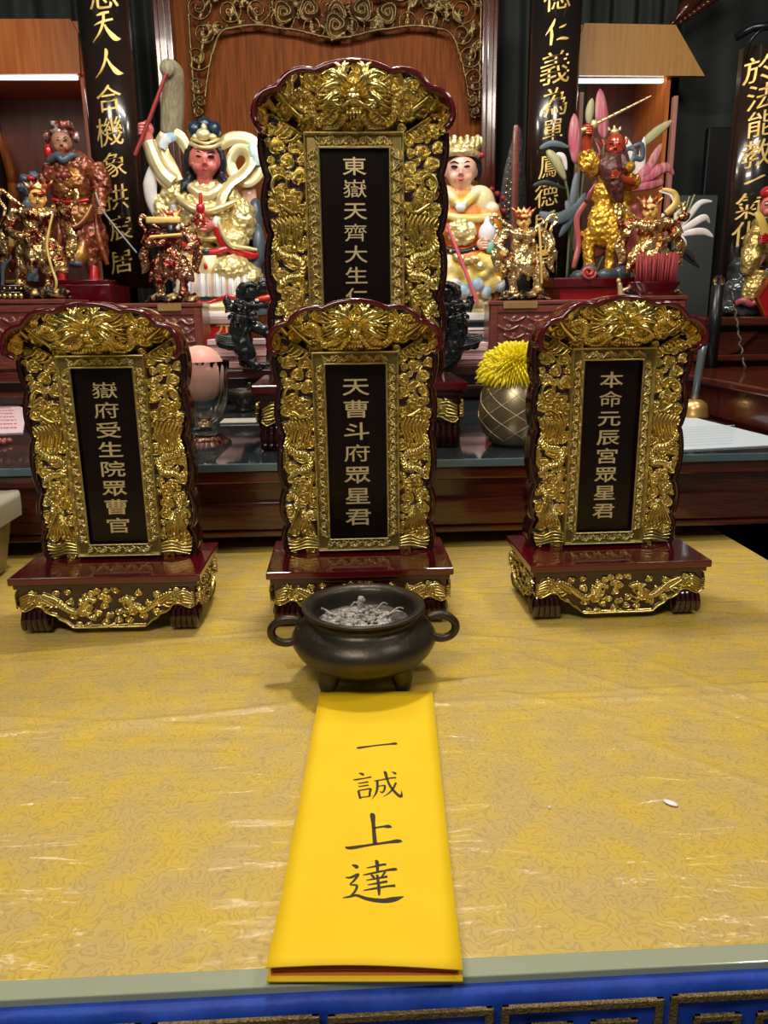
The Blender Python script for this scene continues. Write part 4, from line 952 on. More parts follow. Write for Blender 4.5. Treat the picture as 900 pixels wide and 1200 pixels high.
class Fig:
    """a statue measured off the photograph: q(px, py, d) is a point d pixels' worth of depth nearer than the plane Y0"""
    def __init__(s, name, label, cat, cx, base, Y0, zbase=None, group=None):
        p = at(cx, base, Y0); s.Y0 = Y0; s.k = (at(cx+1, base, Y0)-p).length
        if zbase is not None: p.z = zbase
        s.root = thing(name, label, cat, p, 0, 1, group); s.o = p
    def q(s, px, py, d=0):
        Y = s.Y0-d*s.k; p = at(px, py, Y); return p-s.o
    def bm(s, shapes):
        b = bmesh.new()
        for sh in shapes:
            if sh[0] == 'e':
                _, x, y, d, rx, ry, rz = sh[:7]; rot = Matrix.Rotation(math.radians(sh[7]), 3, 'Y') if len(sh) > 7 else None
                ell(b, s.q(x, y, d), (rx*s.k, ry*s.k, rz*s.k), 18, 12, 0, rot)
            elif sh[0] == 't':
                pts = [s.q(*p) for p in sh[1]]; rr = sh[2]; n = 6
                sp = spline(pts, n) if len(pts) > 2 else pts
                if isinstance(rr, (list, tuple)):
                    out = []
                    for i in range(len(sp)):
                        u = i/(len(sp)-1)*(len(rr)-1); a = min(int(u), len(rr)-2) if len(rr) > 1 else 0
                        out.append((rr[a]+(rr[a+1]-rr[a])*(u-a))*s.k)
                else: out = [rr*s.k]*len(sp)
                tube(b, sp, out, 10, 0, sh[3] if len(sh) > 3 else 1.0)
            elif sh[0] == 'b':
                _, x0, x1, y0, y1, d0, d1 = sh[:7]; a = s.q(x0, y1, (d0+d1)/2); c = s.q(x1, y0, (d0+d1)/2)
                box(b, a.x, c.x, -max(d0, d1)*s.k, -min(d0, d1)*s.k, a.z, c.z, (sh[7] if len(sh) > 7 else .6)*s.k)
        return b
    def part(s, name, shapes, m, vox=None, sm=4, disp=None, parent=None):
        b = s.bm(shapes)
        if vox: return remesh(name, b, m, parent or s.root, vox*s.k, sm, disp)
        return bobj(name, b, m, parent or s.root, True, 60)
    def head(s, x, y, d, w, h, skin, brow=True, eye=DARKE, lips=LIPS, smile=0, tilt=0):
        """a face: skull, cheeks, chin, nose, ears, in one skin; eyes, brows and lips set into it"""
        sh = [('e', x, y-h*.12, d, w, w*.95, h*.86), ('e', x, y+h*.35, d+w*.12, w*.74, w*.78, h*.52), ('e', x, y+h*.72, d+w*.30, w*.34, w*.4, h*.20),
              ('e', x-w*.40, y+h*.28, d+w*.52, w*.38, w*.34, h*.28), ('e', x+w*.40, y+h*.28, d+w*.52, w*.38, w*.34, h*.28),
              ('t', [(x, y-h*.30, d+w*.86), (x, y-h*.08, d+w*.98), (x, y+h*.12, d+w*1.06)], [w*.08, w*.09, w*.13]), ('e', x-w*.11, y+h*.14, d+w*.97, w*.09, w*.1, h*.05), ('e', x+w*.11, y+h*.14, d+w*.97, w*.09, w*.1, h*.05),
              ('e', x-w*1.0, y+h*.02, d-w*.05, w*.12, w*.2, h*.26), ('e', x+w*1.0, y+h*.02, d-w*.05, w*.12, w*.2, h*.26), ('t', [(x, y+h*.7, d), (x, y+h*1.25, d-w*.1)], w*.52)]
        o = s.part('head', sh, skin, max(w*.06, .55), 3)
        o2 = o
        for sx in (-1, 1):
            s.part('eye', [('t', [(x+sx*w*.20, y-h*.24, d+w*.90), (x+sx*w*.42, y-h*.27, d+w*.90), (x+sx*w*.66, y-h*.25, d+w*.73)], [w*.03, w*.085, w*.03])], eye, parent=o2)
            if brow: s.part('eyebrow', [('t', [(x+sx*w*.15, y-h*.42, d+w*.90), (x+sx*w*.44, y-h*.52, d+w*.86), (x+sx*w*.74, y-h*.44, d+w*.64)], [w*.02, w*.05, w*.02])], DARKE, parent=o2)
        s.part('lips', [('t', [(x-w*.22, y+h*(.42-smile), d+w*.90), (x, y+h*.43, d+w*.965), (x+w*.22, y+h*(.42-smile), d+w*.90)], [w*.02, w*.055, w*.02]), ('e', x, y+h*.47, d+w*.93, w*.12, w*.06, h*.03)], lips, parent=o2)
        return o
    def hand(s, x, y, d, r, m, curl=1, flip=1):
        sh = [('e', x, y, d, r, r*.6, r*.9)]
        for k in range(4): sh.append(('t', [(x-flip*r*.1, y-r*.7+k*r*.45, d+r*.5), (x+flip*r*.75, y-r*.62+k*r*.42, d+r*.75), (x+flip*r*.95, y-r*.45+k*r*.40, d+r*.15)], [r*.24, r*.23, r*.17]))
        sh.append(('t', [(x-flip*r*.4, y-r*.5, d+r*.3), (x+flip*r*.1, y-r*1.1, d+r*.7)], [r*.25, r*.18]))
        return s.part('hand', sh, m)

# ---- seated goddess on the left, arm raised with a red rod
G = Fig('goddess_statue', 'seated pink-faced goddess statue in gold robes, raised fist gripping a red rod', 'statue', 248, 372, 2.85)
G.part('throne', [('b', 206, 308, 246, 372, -26, -6, 3), ('e', 300, 255, -8, 9, 12, 22), ('e', 304, 290, 0, 8, 14, 24), ('e', 196, 300, 0, 10, 14, 20), ('e', 299, 325, 4, 9, 14, 20)], SLATE, 1.6, 4)
G.part('robe', [('e', 241, 250, 0, 32, 20, 36), ('e', 240, 222, 0, 22, 13, 12), ('e', 213, 228, 0, 13, 12, 13), ('e', 268, 232, 0, 14, 13, 14), ('e', 284, 258, 4, 16, 16, 25), ('e', 272, 282, 10, 20, 14, 13), ('e', 256, 275, 18, 14, 9, 9),
     ('e', 200, 228, 2, 12, 12, 20, 15), ('e', 190, 246, 3, 11, 11, 18), ('e', 198, 210, 2, 13, 10, 13), ('e', 240, 312, 6, 34, 22, 24), ('e', 218, 318, 20, 22, 24, 17), ('e', 272, 318, 20, 26, 24, 18), ('e', 292, 326, 18, 16, 18, 16),
     ('e', 245, 350, 10, 46, 22, 16), ('e', 222, 345, 28, 18, 13, 18), ('e', 272, 345, 28, 22, 13, 18)], GROBE, 1.0, 2, hammered(1, 55, .006, 60, .004))
G.part('collar', [('t', [(222, 218, 12), (232, 226, 16), (241, 229, 17), (250, 226, 16), (260, 218, 12)], [5, 6, 6, 6, 5], .6), ('t', [(208, 232, 14), (225, 244, 22), (241, 248, 23), (258, 244, 22), (276, 236, 14)], [3, 4, 4, 4, 3]), ('t', [(212, 262, 17), (228, 276, 23), (244, 280, 25), (262, 277, 24)], 2.4)], GPLAIN)
G.part('belt', [('t', [(211, 285, 16), (225, 293, 24), (241, 296, 26), (256, 294, 26), (268, 290, 22)], 3.6, .6)], REDP)
G.part('belt_jewel', [('e', 241, 295, 30, 4, 2, 3)], BLUEH); G.part('apron_jewel', [('e', 241, 312, 33, 2.4, 2, 3.6)], REDP)
G.part('front_apron', [('b', 229, 254, 299, 352, 29, 33, 1.5)], GPLAIN)
G.part('apron_clasp', [('b', 236, 246, 347, 353, 33, 36, .6), ('t', [(231, 345, 34), (241, 332, 34), (251, 345, 34)], .8)], TEAL)
G.part('underskirt', [('t', [(212+8.2*k, 322, 36-abs(k-4)*.6), (211+8.5*k, 334, 39), (210+8.8*k, 347, 38)], [3.8, 4.4, 4.8]) for k in range(10)], STRIPE)
G.part('red_hem', [('t', [(208, 344, 38), (220, 350, 40), (230, 354, 40), (242, 356, 40), (254, 352, 40), (268, 347, 41), (282, 350, 40), (292, 343, 38)], [2.4, 3, 2.6, 3, 2.6, 3, 2.6, 2])], REDP)
G.part('hem', [('t', [(208, 356, 34), (224, 362, 38), (242, 362, 38), (262, 360, 38), (288, 355, 35)], [6, 8, 7, 8, 7])], GPLAIN, 1.2, 3)
G.part('base', [('b', 206, 300, 364, 373, -26, 46, 2)], WHITEP)
G.part('raised_sleeve', [('t', [(203, 215, 6), (192, 205, 8), (183, 190, 10), (177, 174, 10), (174, 166, 10)], [12, 10.5, 9, 8, 8.5])], GPLAIN, 1.1, 3)
G.part('hanging_cuff', [('t', [(180, 196, 10), (176, 216, 8), (178, 236, 6), (184, 254, 4)], [5, 8, 7, 4], .5)], WHITEP)
G.hand(171, 151, 11, 8.5, ROSE, 1, -1)
G.part('wrist', [('t', [(172, 156, 11), (174, 168, 10)], 6)], ROSE)
G.head(240, 189, 5, 17.5, 22, ROSE)
G.part('hair', [('e', 240, 178, -2, 20, 20, 16), ('e', 240, 190, -7, 20, 15, 24), ('t', [(222, 176, 4), (219, 190, 3), (220, 204, 1)], [5, 5, 4]), ('t', [(258, 176, 4), (261, 190, 3), (260, 204, 1)], [5, 5, 4]),
     ('t', [(224, 206, 2), (217, 216, 8), (212, 226, 12)], [5, 5, 1.5]), ('t', [(222, 208, 4), (221, 218, 10), (220, 228, 14)], [4, 4, 1]), ('t', [(258, 206, 2), (266, 215, 8), (271, 222, 12)], [5, 5, 1.5])], HAIR, 1.0, 2)
G.part('topknot', [('e', 228, 152, 0, 8, 8, 9), ('e', 240, 147, 0, 9, 9, 9), ('e', 251, 152, 0, 8, 8, 9), ('e', 240, 160, -2, 14, 10, 9)], BLUEH)
G.part('diadem', [('t', [(223, 168, 14), (232, 172, 20), (241, 173, 22), (250, 172, 20), (258, 168, 14)], 2.2), ('t', [(224, 163, 13), (241, 168, 21), (257, 163, 13)], 1.6), ('e', 238, 158, 16, 8, 4, 7), ('e', 239, 150, 14, 3.4, 3, 5), ('e', 230, 161, 14, 5, 3, 4), ('e', 249, 161, 14, 5, 3, 4)], GPLAIN)
G.part('ribbon', [('t', [(222, 180, -4), (212, 162, -4), (198, 157, -4), (190, 168, -3), (192, 180, -1), (202, 194, 4), (210, 212, 10)], [6, 7, 8, 8, 7, 5, 5], .35), ('t', [(256, 172, -6), (272, 163, -6), (292, 166, -6), (304, 182, -4), (302, 202, -2), (290, 212, 0), (276, 206, 0), (270, 190, -1), (278, 176, -1), (290, 178, 0), (294, 190, 2), (284, 204, 6), (268, 216, 12), (260, 232, 18), (258, 250, 20)], [6, 8, 9, 9, 8, 8, 7, 6, 6, 7, 7, 7, 7, 6, 4], .35)], GPLAIN)
G.part('ribbon_lining', [('t', [(292, 170, 1), (300, 181, 3), (301, 194, 4)], [4, 7, 4], .4)], AQUA); G.part('ribbon_lining', [('t', [(190, 174, 4), (195, 163, 4), (206, 160, 3)], [4, 6, 4], .4)], LBLUE)
G.part('sleeve_lining', [('t', [(252, 262, 28), (256, 276, 26), (264, 288, 22), (282, 296, 18), (298, 300, 14), (304, 296, 10)], [4, 4, 5, 5.5, 4, 2], .6)], REDP)
G.part('sleeve_edge', [('t', [(255, 258, 28), (262, 276, 27), (272, 288, 24), (290, 291, 18), (301, 293, 14)], [2.5, 3, 3, 2.5, 2])], GPLAIN)
G.part('cuff', [('e', 254, 262, 24, 5, 7, 8)], WHITEP); G.hand(241, 264, 30, 8, ROSE, 1, -1); G.part('forearm', [('t', [(242, 265, 28), (254, 264, 22)], 6)], ROSE)
G.part('gourd_bottle', [('e', 234, 258, 36, 7, 6, 8), ('e', 235, 244, 36, 5, 5, 6), ('t', [(235, 240, 36), (235, 226, 36)], [2.6, 1.8])], REDP)
G.part('side_ornament', [('b', 284, 300, 220, 240, -12, -6, 3)], FLESH)
G.part('left_drape', [('t', [(203, 240, 8), (206, 262, 12), (202, 284, 12), (196, 300, 12)], [3, 5, 6, 5], .5)], LBLUE)
# ---- seated goddess on the right
H = Fig('goddess_statue', 'seated pale-faced goddess statue with spiky gold crown, orange robe and white flower bud', 'statue', 548, 387, 2.85)
H.part('robe', [('e', 545, 262, 0, 32, 20, 36), ('e', 542, 232, 0, 24, 14, 14), ('e', 570, 262, 4, 18, 16, 24), ('e', 515, 262, 4, 14, 16, 24), ('e', 548, 305, 8, 36, 22, 18), ('e', 574, 300, 12, 16, 20, 16)], ORANGE, 1.3, 4)
H.part('shawl', [('t', [(520, 222, 10), (530, 232, 18), (541, 240, 20), (552, 232, 18), (562, 224, 10)], [5, 6, 5, 6, 5]), ('e', 561, 236, 4, 18, 14, 17), ('e', 522, 236, 4, 14, 14, 17), ('e', 574, 246, 6, 11, 12, 9), ('e', 541, 224, 0, 16, 12, 9), ('t', [(520, 252, 18), (541, 256, 22), (562, 256, 20), (580, 252, 12)], [4, 5, 5, 4]), ('e', 581, 256, 4, 5, 6, 5)], YELW, 1.1, 3)
H.part('collar', [('t', [(524, 222, 14), (534, 236, 22), (540, 242, 24), (547, 236, 22), (555, 224, 14)], 2.6), ('e', 540, 243, 25, 6, 3, 5)], WHITEP)
H.part('medallion', [('e', 541+13*math.cos(a*PI/5), 272+11*math.sin(a*PI/5), 24, 6, 5, 6) for a in range(10)]+[('e', 541, 271, 26, 11, 6, 9)], GROBE, 1.0, 1, hammered(4, 40, .005, 30, .006))
H.part('belt', [('t', [(515, 288, 18), (530, 294, 25), (545, 295, 26), (560, 290, 24)], 3.2)], HAIR)
H.part('belt_studs', [('e', 519+9*k, 290+1.6*k-.45*k*k+3, 27, 1.5, 1.5, 1.5) for k in range(5)], GPLAIN)
H.part('skirt', [('e', 548, 325, 10, 36, 24, 26), ('e', 528, 325, 26, 16, 14, 24), ('e', 572, 322, 26, 17, 14, 20), ('e', 545, 352, 16, 34, 22, 14), ('t', [(560, 300, 26), (572, 312, 34), (584, 330, 30)], [6, 8, 7])], YELW, 1.1, 3, hammered(6, 30, .012))
H.part('skirt_ornament', [('e', 556+8*k, 304+5*(k % 2)+2*k, 38-k, 6, 4, 5) for k in range(4)]+[('e', 535+6*k, 301+2*k, 36, 5, 4, 4) for k in range(3)], GROBE)
H.part('orange_panel', [('t', [(574, 302, 34), (580, 318, 34), (582, 332, 33)], [4, 6, 5], .5)], ORANGE)
H.part('cloud_hem', [('e', 532, 334, 40, 9, 6, 7), ('e', 545, 341, 41, 10, 6, 8), ('e', 559, 334, 41, 8, 6, 8), ('e', 569, 342, 38, 7, 6, 7), ('e', 586, 334, 30, 6, 8, 8)], LBLUE, 1.0, 2)
H.part('hem', [('e', 545, 358, 26, 30, 16, 14), ('e', 552, 368, 30, 16, 10, 10)], GPLAIN, 1.2, 2)
H.part('wooden_armrest', [('t', [(586, 338, 18), (580, 328, 22), (582, 350, 24), (572, 356, 26)], [4, 6, 6, 3])], WOODP)
H.part('base', [('b', 512, 590, 366, 376, -20, 44, 1), ('b', 512, 590, 382, 387, -20, 44, 1)], WHITEP); H.part('base_band', [('b', 512, 590, 375, 383, -20, 45, 1)], HAIR)
H.head(540, 201, 5, 17.5, 22.5, FLESH, smile=.04)
H.part('hair', [('e', 540, 192, -5, 20, 16, 22), ('t', [(522, 186, 4), (519, 198, 2), (521, 210, -2)], [5, 4, 3]), ('t', [(558, 186, 4), (561, 198, 2), (559, 212, -2)], [5, 4, 3]), ('t', [(521, 190, 8), (530, 183, 15), (540, 181, 17), (550, 183, 15), (559, 190, 8)], [3.5, 3.2, 3, 3.2, 3.5])], HAIR, 1.0, 2)
cs = [('t', [(521, 182, 9), (530, 179, 16), (540, 178, 18), (550, 179, 16), (559, 182, 9)], 4.5), ('e', 540, 174, -2, 18, 15, 9)]
for k in range(9):
    a = -1.25+k*2.5/8; x = 540+24*math.sin(a); d = 16*math.cos(a); cs += [('t', [(x*.6+540*.4, 178, d), (x, 168, d+1), (x*1.02-540*.02, 161-(k % 2)*3, d+1)], [3, 3.6, 1.2]), ('e', x, 163-(k % 2)*2, d+1, 2.8, 2.4, 2.8), ('e', 540+20*math.sin(a+.15), 172, d+2, 2.6, 2.4, 2.6)]
H.part('crown', cs, GROBE)
H.part('red_tassel', [('e', 564, 182, 2, 4, 3, 3.5)], REDP)
H.part('flower_bud', [('e', 571, 274, 26, 10, 8, 12), ('e', 571, 262, 26, 4, 4, 8)], pmat('lilac_white', (.80, .74, .80), .3), .9, 3)
H.hand(566, 286, 32, 7, FLESH, 1, 1); H.hand(580, 281, 26, 6, FLESH, 1, -1)
H.part('jewel', [('e', 574, 290, 36, 5, 3, 6)], TEAL)
fs = Fig('walking_staff', 'thin pink staff leaning across the lap of the orange-robed goddess', 'staff', 560, 356, 2.70)
fs.part('shaft', [('t', [(523, 262, 0), (540, 304, 1), (560, 356, 2)], [1.9, 2.1, 2.3])], PINKR)
WHISK = mat('pale_horsehair', (0.20, 0.17, 0.10), .7, 0, (0.36, 0.31, 0.19), 6, stretch=(40, 40, 1), bump=.8, bscale=10)
fw_ = Fig('fly_whisk', 'fly whisk with dark red handle and pale hair, held up by the left goddess', 'whisk', 175, 182, 2.79)
fw_.part('handle', [('t', [(195, 86, 0), (171, 150, -1), (158, 182, 0)], [2.2, 2.4, 2.2])], REDROD)
fw_.part('hair', [('e', 196, 80, -8, 9, 7, 10), ('t', [(196, 76, -8), (203, 86, -18), (203, 110, -26), (202, 135, -30), (201, 158, -32)], [8, 13, 14, 15, 14], .7)], WHISK, 1.2, 3)
# pedestals under the two goddesses
PINKST = pmat('pink_grey_stone', (0.45, 0.30, 0.28), .4)
def pedestal(label, fig, x0, x1, Yf, Yb, m, cap=None):
    a, c = at(x0, 380, Yf).x, at(x1, 380, Yf).x; zt = fig.o.z
    root = thing('statue_pedestal', label, 'pedestal', ((a+c)/2, Yf, .2635))
    b = bx(a, c, Yf, Yb, .2635, zt-.022, .006, 3); pp_(root, 'pedestal_block', b, m)
    pp_(root, 'pedestal_cap', bx(a-.008, c+.008, Yf-.008, Yb+.01, zt-.022, zt-.0005, .004, 2), cap or m); return root
PG = pedestal('red pedestal with gold characters 九天 under the left goddess', G, 168, 277, 2.66, 2.96, REDP, PINKST)
for ch, px in (('九', 262), ('天', 232)):
    p = at(px, 384, 2.66)-Vector(PG.location); put_glyph(ch, GOLDC, PG, (p.x, -.0012, p.z), .052, .044, .02, .012)
PH = pedestal('white and dark banded pedestal under the right goddess', H, 505, 596, 2.66, 2.96, WHITEP, PINKST)

# ---------------------------------------------------------------- gilt warriors
def armour(name, a, b_, ramp=(.42, .58), sc=30, metal=.85):
    m = mat(name, a, .24, metal, b_, sc, .8, 110, ramp=ramp, bkind='vor'); return m
ARM1 = armour('gilt_and_brown_armour', (0.86, 0.62, 0.26), (0.16, 0.030, 0.012))
ARM2 = armour('copper_red_armour', (0.62, 0.36, 0.20), (0.20, 0.020, 0.015), (.40, .60))
ARM3 = armour('bright_gilt_armour', (0.92, 0.74, 0.38), (0.30, 0.10, 0.02), (.48, .68))
ARM4 = armour('gilt_red_armour', (0.88, 0.66, 0.28), (0.28, 0.035, 0.018), (.45, .62))
ROCK = mat('dark_gilt_rock', (0.03, 0.016, 0.010), .25, .4, (0.70, 0.50, 0.20), 38, .7, 60, ramp=(.52, .62))
GFACE = pmat('golden_skin', (0.80, 0.46, 0.12), .3, coat=.3)
RFACE = pmat('copper_skin', (0.42, 0.16, 0.07), .3)
CROWNR = mat('red_gold_crown', (0.35, 0.05, 0.02), .25, .6, (0.85, 0.55, 0.22), 60, ramp=(.45, .6))
STEEL = pmat('old_steel', (0.25, 0.25, 0.26), .3)
WOODP2 = mat('brass_plate', (0.70, 0.42, 0.14), .35, .5)
def warrior(label, cx, top, base, Y0, M, face, zb=None, wd=1.0, beard=False, pose=0, helm=CROWNR, halo=True, group='small gilt warrior figures', seed=0, twist=0):
    f = Fig('warrior_statue', label, 'statue', cx, base, Y0, zb, None); h = base-top
    def V(u, v, w=0): return (cx+u*h*wd, base-v*h, w*h)
    def e(u, v, w, a, b_, c): x, y, d = V(u, v, w); return ('e', x, y, d, a*h*wd, b_*h, c*h)
    def t(P, r, *fl): return ('t', [V(*p) for p in P], [q*h for q in r] if isinstance(r, (list, tuple)) else r*h, *fl)
    rs = random.Random(seed+3)
    f.part('rocky_base', [e(rs.uniform(-.20, .20), rs.uniform(.045, .065), rs.uniform(-.10, .12), rs.uniform(.05, .09), .07, rs.uniform(.025, .045)) for _ in range(16)]+[('b', cx-.24*h*wd, cx+.24*h*wd, base-.03*h, base, -.12*h, .14*h, 1)], ROCK, .016*h, 1, hammered(seed, 60, .006, 50, .006))
    s1 = 1 if pose != 1 else -1
    body = [t([(-.09*s1, .07, .02), (-.10*s1, .20, .04), (-.07*s1, .36, .02)], [.050, .045, .07]), t([(.12*s1, .09, .04), (.12*s1, .22, .06), (.07*s1, .36, .03)], [.050, .046, .07]), e(-.10*s1, .075, .07, .055, .08, .035), e(.13*s1, .095, .09, .055, .08, .035),
            e(0, .57, .01, .115, .085, .13), e(0, .40, .02, .14, .10, .10), t([(0, .46, .0), (0, .36, -.01), (0, .26, -.02)], [.12, .17, .19], .5)]
    for k in range(7):                                    # skirt of armour flaps, two tiers
        a_ = (k-3)/3*1.35; body += [t([(.115*math.sin(a_), .47, .09*math.cos(a_)), (.165*math.sin(a_), .38, .125*math.cos(a_)), (.190*math.sin(a_), .30, .13*math.cos(a_))], [.030, .042, .016], .6), t([(.135*math.sin(a_+.2), .38, .09*math.cos(a_)), (.195*math.sin(a_+.2), .28, .11*math.cos(a_)), (.215*math.sin(a_+.2), .20, .11*math.cos(a_))], [.030, .040, .014], .6)]
    body += [t([(-.125, .475, .05), (0, .465, .115), (.125, .475, .05)], .022), e(0, .50, .105, .048, .03, .045), e(-.058, .61, .085, .052, .03, .050), e(.058, .61, .085, .052, .03, .050), t([(-.13, .70, .05), (-.05, .665, .11), (0, .655, .12), (.05, .665, .11), (.13, .70, .05)], [.035, .03, .028, .03, .035]), e(0, .70, .0, .12, .07, .045)]
    for sx in (-1, 1): body += [e(sx*.165, .69, .01, .058, .058, .050), e(sx*.185, .64, .02, .050, .05, .040), e(sx*.195, .60, .03, .040, .04, .034), t([(sx*.05, .46, .12), (sx*.06, .36, .15), (sx*.04, .24, .15)], [.018, .024, .010], .5)]
    if pose == 0: body += [t([(-.16, .67, 0), (-.23, .56, .04), (-.15, .48, .10)], [.05, .04, .03]), t([(.16, .67, 0), (.25, .58, .03), (.22, .48, .08)], [.05, .04, .03])]
    elif pose == 1: body += [t([(-.16, .66, 0), (-.22, .55, .05), (-.04, .47, .14)], [.05, .045, .03]), t([(.16, .66, 0), (.22, .66, .05), (.13, .80, .10)], [.05, .04, .03])]
    elif pose == 2: body += [t([(-.16, .67, 0), (-.25, .66, .02), (-.26, .82, .04)], [.05, .04, .03]), t([(.16, .67, 0), (.24, .60, .05), (.10, .52, .12)], [.05, .04, .03]), e(.28, .76, .0, .06, .04, .05)]
    else: body += [t([(-.16, .67, 0), (-.24, .60, .05), (-.06, .60, .14)], [.05, .045, .03]), t([(.16, .67, 0), (.26, .60, .05), (.12, .54, .12)], [.05, .045, .03])]
    f.part('body', body, M, .0135*h, 1, hammered(seed+5, 70, .004, 90, .003))
    for sx in (-1, 1):
        f.part('sleeve_flare', [t([(sx*.22, .58, .0), (sx*.26, .48, -.01), (sx*.24, .36, -.02), (sx*.28, .28, -.02)], [.03, .055, .045, .012], .4)], M, .014*h, 1, hammered(seed+9, 50, .003))
        if pose == 0: f.hand(*V(sx*.19, .48, .10), .032*h, face, 1, -sx)
    o = f.head(*V(0, .80, .04), .066*h, .080*h, face, lips=DARKE)
    f.part('crown', [t([(-.062, .845, .05), (0, .838, .10), (.062, .845, .05)], [.016, .018, .016]), e(0, .885, .02, .062, .055, .045)]+[t([(.05*k*.55, .87, .05), (.05*k*.9, .92, .05), (.055*k*1.1, .955+.012*(2-abs(k)), .05)], [.018, .014, .004]) for k in (-2, -1, 0, 1, 2)], helm, .011*h, 1)
    if beard: f.part('beard', [t([(0, .775, .09), (0, .72, .11), (0, .66, .11)], [.035, .04, .010]), t([(-.03, .78, .08), (-.045, .70, .09)], [.02, .008]), t([(.03, .78, .08), (.045, .70, .09)], [.02, .008])], HAIR, .01*h, 1)
    if halo:
        for sx in (-1, 1): f.part('ribbon', [t([(sx*.10, .74, -.02), (sx*.19, .80, -.03), (sx*.27, .87, -.02), (sx*.29, .80, -.01), (sx*.24, .72, 0), (sx*.28, .60, .0)], [.012, .018, .022, .020, .014, .007], .5)], M)
    return f
zbox = .4565
W1 = warrior('small gilt warrior with upturned ribbons and a raised finger, before the tall brown statue', 44, 204, 351, 2.42, ARM1, GFACE, None, .98*1.1, False, 1, seed=1)
W2 = warrior('small dark gilt figure in a flat hat, on the carved box before the left goddess', 200, 238, 355, 2.50, ARM2, RFACE, None, 1.05, True, 3, seed=2)
W3 = warrior('small bright gilt crowned warrior standing on the carved box behind the yellow chrysanthemum', 614, 237, 352, 2.50, ARM3, GFACE, None, 1.12, False, 0, seed=3)
W4 = warrior('small gilt warrior in a red-gold crown behind the bundle of red incense sticks', 762, 224, 347, 2.47, ARM4, GFACE, None, 1.12, False, 2, seed=4)
for w_ in (W1, W4): pass
GOLDC2 = GOLDC
W1.part('trailing_cord', [('t', [(62, 250, 20), (55, 285, 24), (60, 312, 26), (66, 330, 26), (64, 342, 26)], [1.2, 1.6, 1.6, 1.6, 1.0])], GOLDC)
W2.part('hat_board', [('b', 172, 212, 254, 262, 6, 14, 1)], GOLDC); W2.part('tablet_board', [('t', [(176, 278, 28), (213, 275, 28)], 2.0)], GOLDC)
W3.part('staff', [('t', [(632, 262, 14), (634, 300, 16), (635, 332, 16)], [1.4, 1.4, 1.2])], GOLDC)
W4.part('raised_ribbon', [('t', [(780, 250, 2), (792, 238, 2), (790, 226, 2), (776, 222, 2)], [3, 4, 3, 2], .4)], GOLDC)

# ---------------------------------------------------------------- tall brown general, far left
BROWN = mat('red_brown_carved_robe', (0.34, 0.10, 0.045), .28, .35, (0.13, 0.022, 0.014), 20, .7, 60, coat=.3, ramp=(.35, .7), bkind='vor')
OCHRE = mat('ochre_robe_panel', (0.42, 0.20, 0.035), .3, .4, (0.20, 0.05, 0.02), 18, .5, 50, coat=.3)
B_ = Fig('general_statue', 'tall red-brown carved general statue in a tall hat, left of the left couplet board', 'statue', 92, 334, 2.86)
B_.part('robe', [('e', 86, 196, 0, 26, 16, 18), ('e', 84, 222, 2, 24, 18, 22), ('e', 88, 254, 2, 26, 18, 20), ('e', 88, 275, 0, 30, 18, 22), ('t', [(108, 250, 0), (114, 275, -2), (120, 305, -4)], [8, 12, 8]), ('t', [(70, 260, 0), (70, 290, 4), (74, 315, 6)], [10, 11, 8]), ('t', [(92, 262, 8), (96, 285, 12), (94, 300, 14)], [12, 10, 9]),
      ('t', [(110, 195, 2), (118, 212, 4), (121, 222, 6)], [12, 12, 9]), ('t', [(116, 212, 4), (118, 235, 10), (119, 244, 14)], [9, 7, 5]), ('t', [(62, 196, 2), (56, 208, 2), (48, 212, 4)], [11, 9, 7]), ('t', [(106, 292, 8), (107, 312, 8), (110, 322, 8)], [9, 7, 6]), ('t', [(122, 212, 2), (124, 222, 2), (120, 232, 4)], [6, 7, 4])], BROWN, 1.1, 2, hammered(11, 60, .005, 80, .004))
B_.part('ochre_panel', [('e', 82, 216, 10, 20, 12, 20), ('e', 86, 252, 10, 22, 13, 16)], OCHRE, 1.1, 2, hammered(12, 60, .005, 80, .003))
B_.part('medallion', [('e', 75+6*math.cos(a*1.05), 206+6*math.sin(a*1.05), 19, 4, 4, 4) for a in range(6)]+[('e', 75, 206, 21, 5, 4, 5)], BROWN)
B_.part('collar', [('t', [(58, 188, 10), (68, 183, 14), (74, 188, 17), (84, 182, 14), (92, 184, 9)], [4, 5, 4, 4, 3])], SLATE); B_.part('robe_fold', [('t', [(62, 240, 16), (72, 258, 22), (86, 266, 24), (98, 258, 21), (108, 240, 16)], [2, 3, 3.4, 3, 2])], OCHRE); B_.part('robe_fold', [('t', [(66, 250, 14), (70, 275, 18), (66, 305, 16)], [2, 3.4, 2])], BROWN); B_.part('robe_fold', [('t', [(112, 250, 8), (116, 280, 10), (126, 310, 8)], [2, 3.6, 2.4])], BROWN)
B_.part('belt', [('t', [(62, 234, 15), (84, 237, 21), (104, 234, 15)], 2.2)], REDP)
B_.part('rolled_hem', [('t', [(98, 282, 18), (94, 298, 22), (89, 306, 24)], [5, 9, 10])], OCHRE); B_.part('hem_opening', [('e', 89, 309, 27, 8, 8, 5)], SLATE)
B_.part('boot', [('t', [(110, 312, 10), (110, 328, 12)], [5, 6]), ('e', 114, 330, 16, 10, 8, 4)], REDP); B_.part('boot', [('t', [(74, 312, 8), (74, 328, 10)], [5, 6]), ('e', 72, 331, 14, 9, 8, 4)], REDP)
B_.head(72, 168, 4, 11, 14.5, mat('brown_pink_skin', (.42, .19, .12), .3), smile=.02); B_.part('neck_sash', [('e', 57, 178, 2, 5, 5, 8)], REDP)
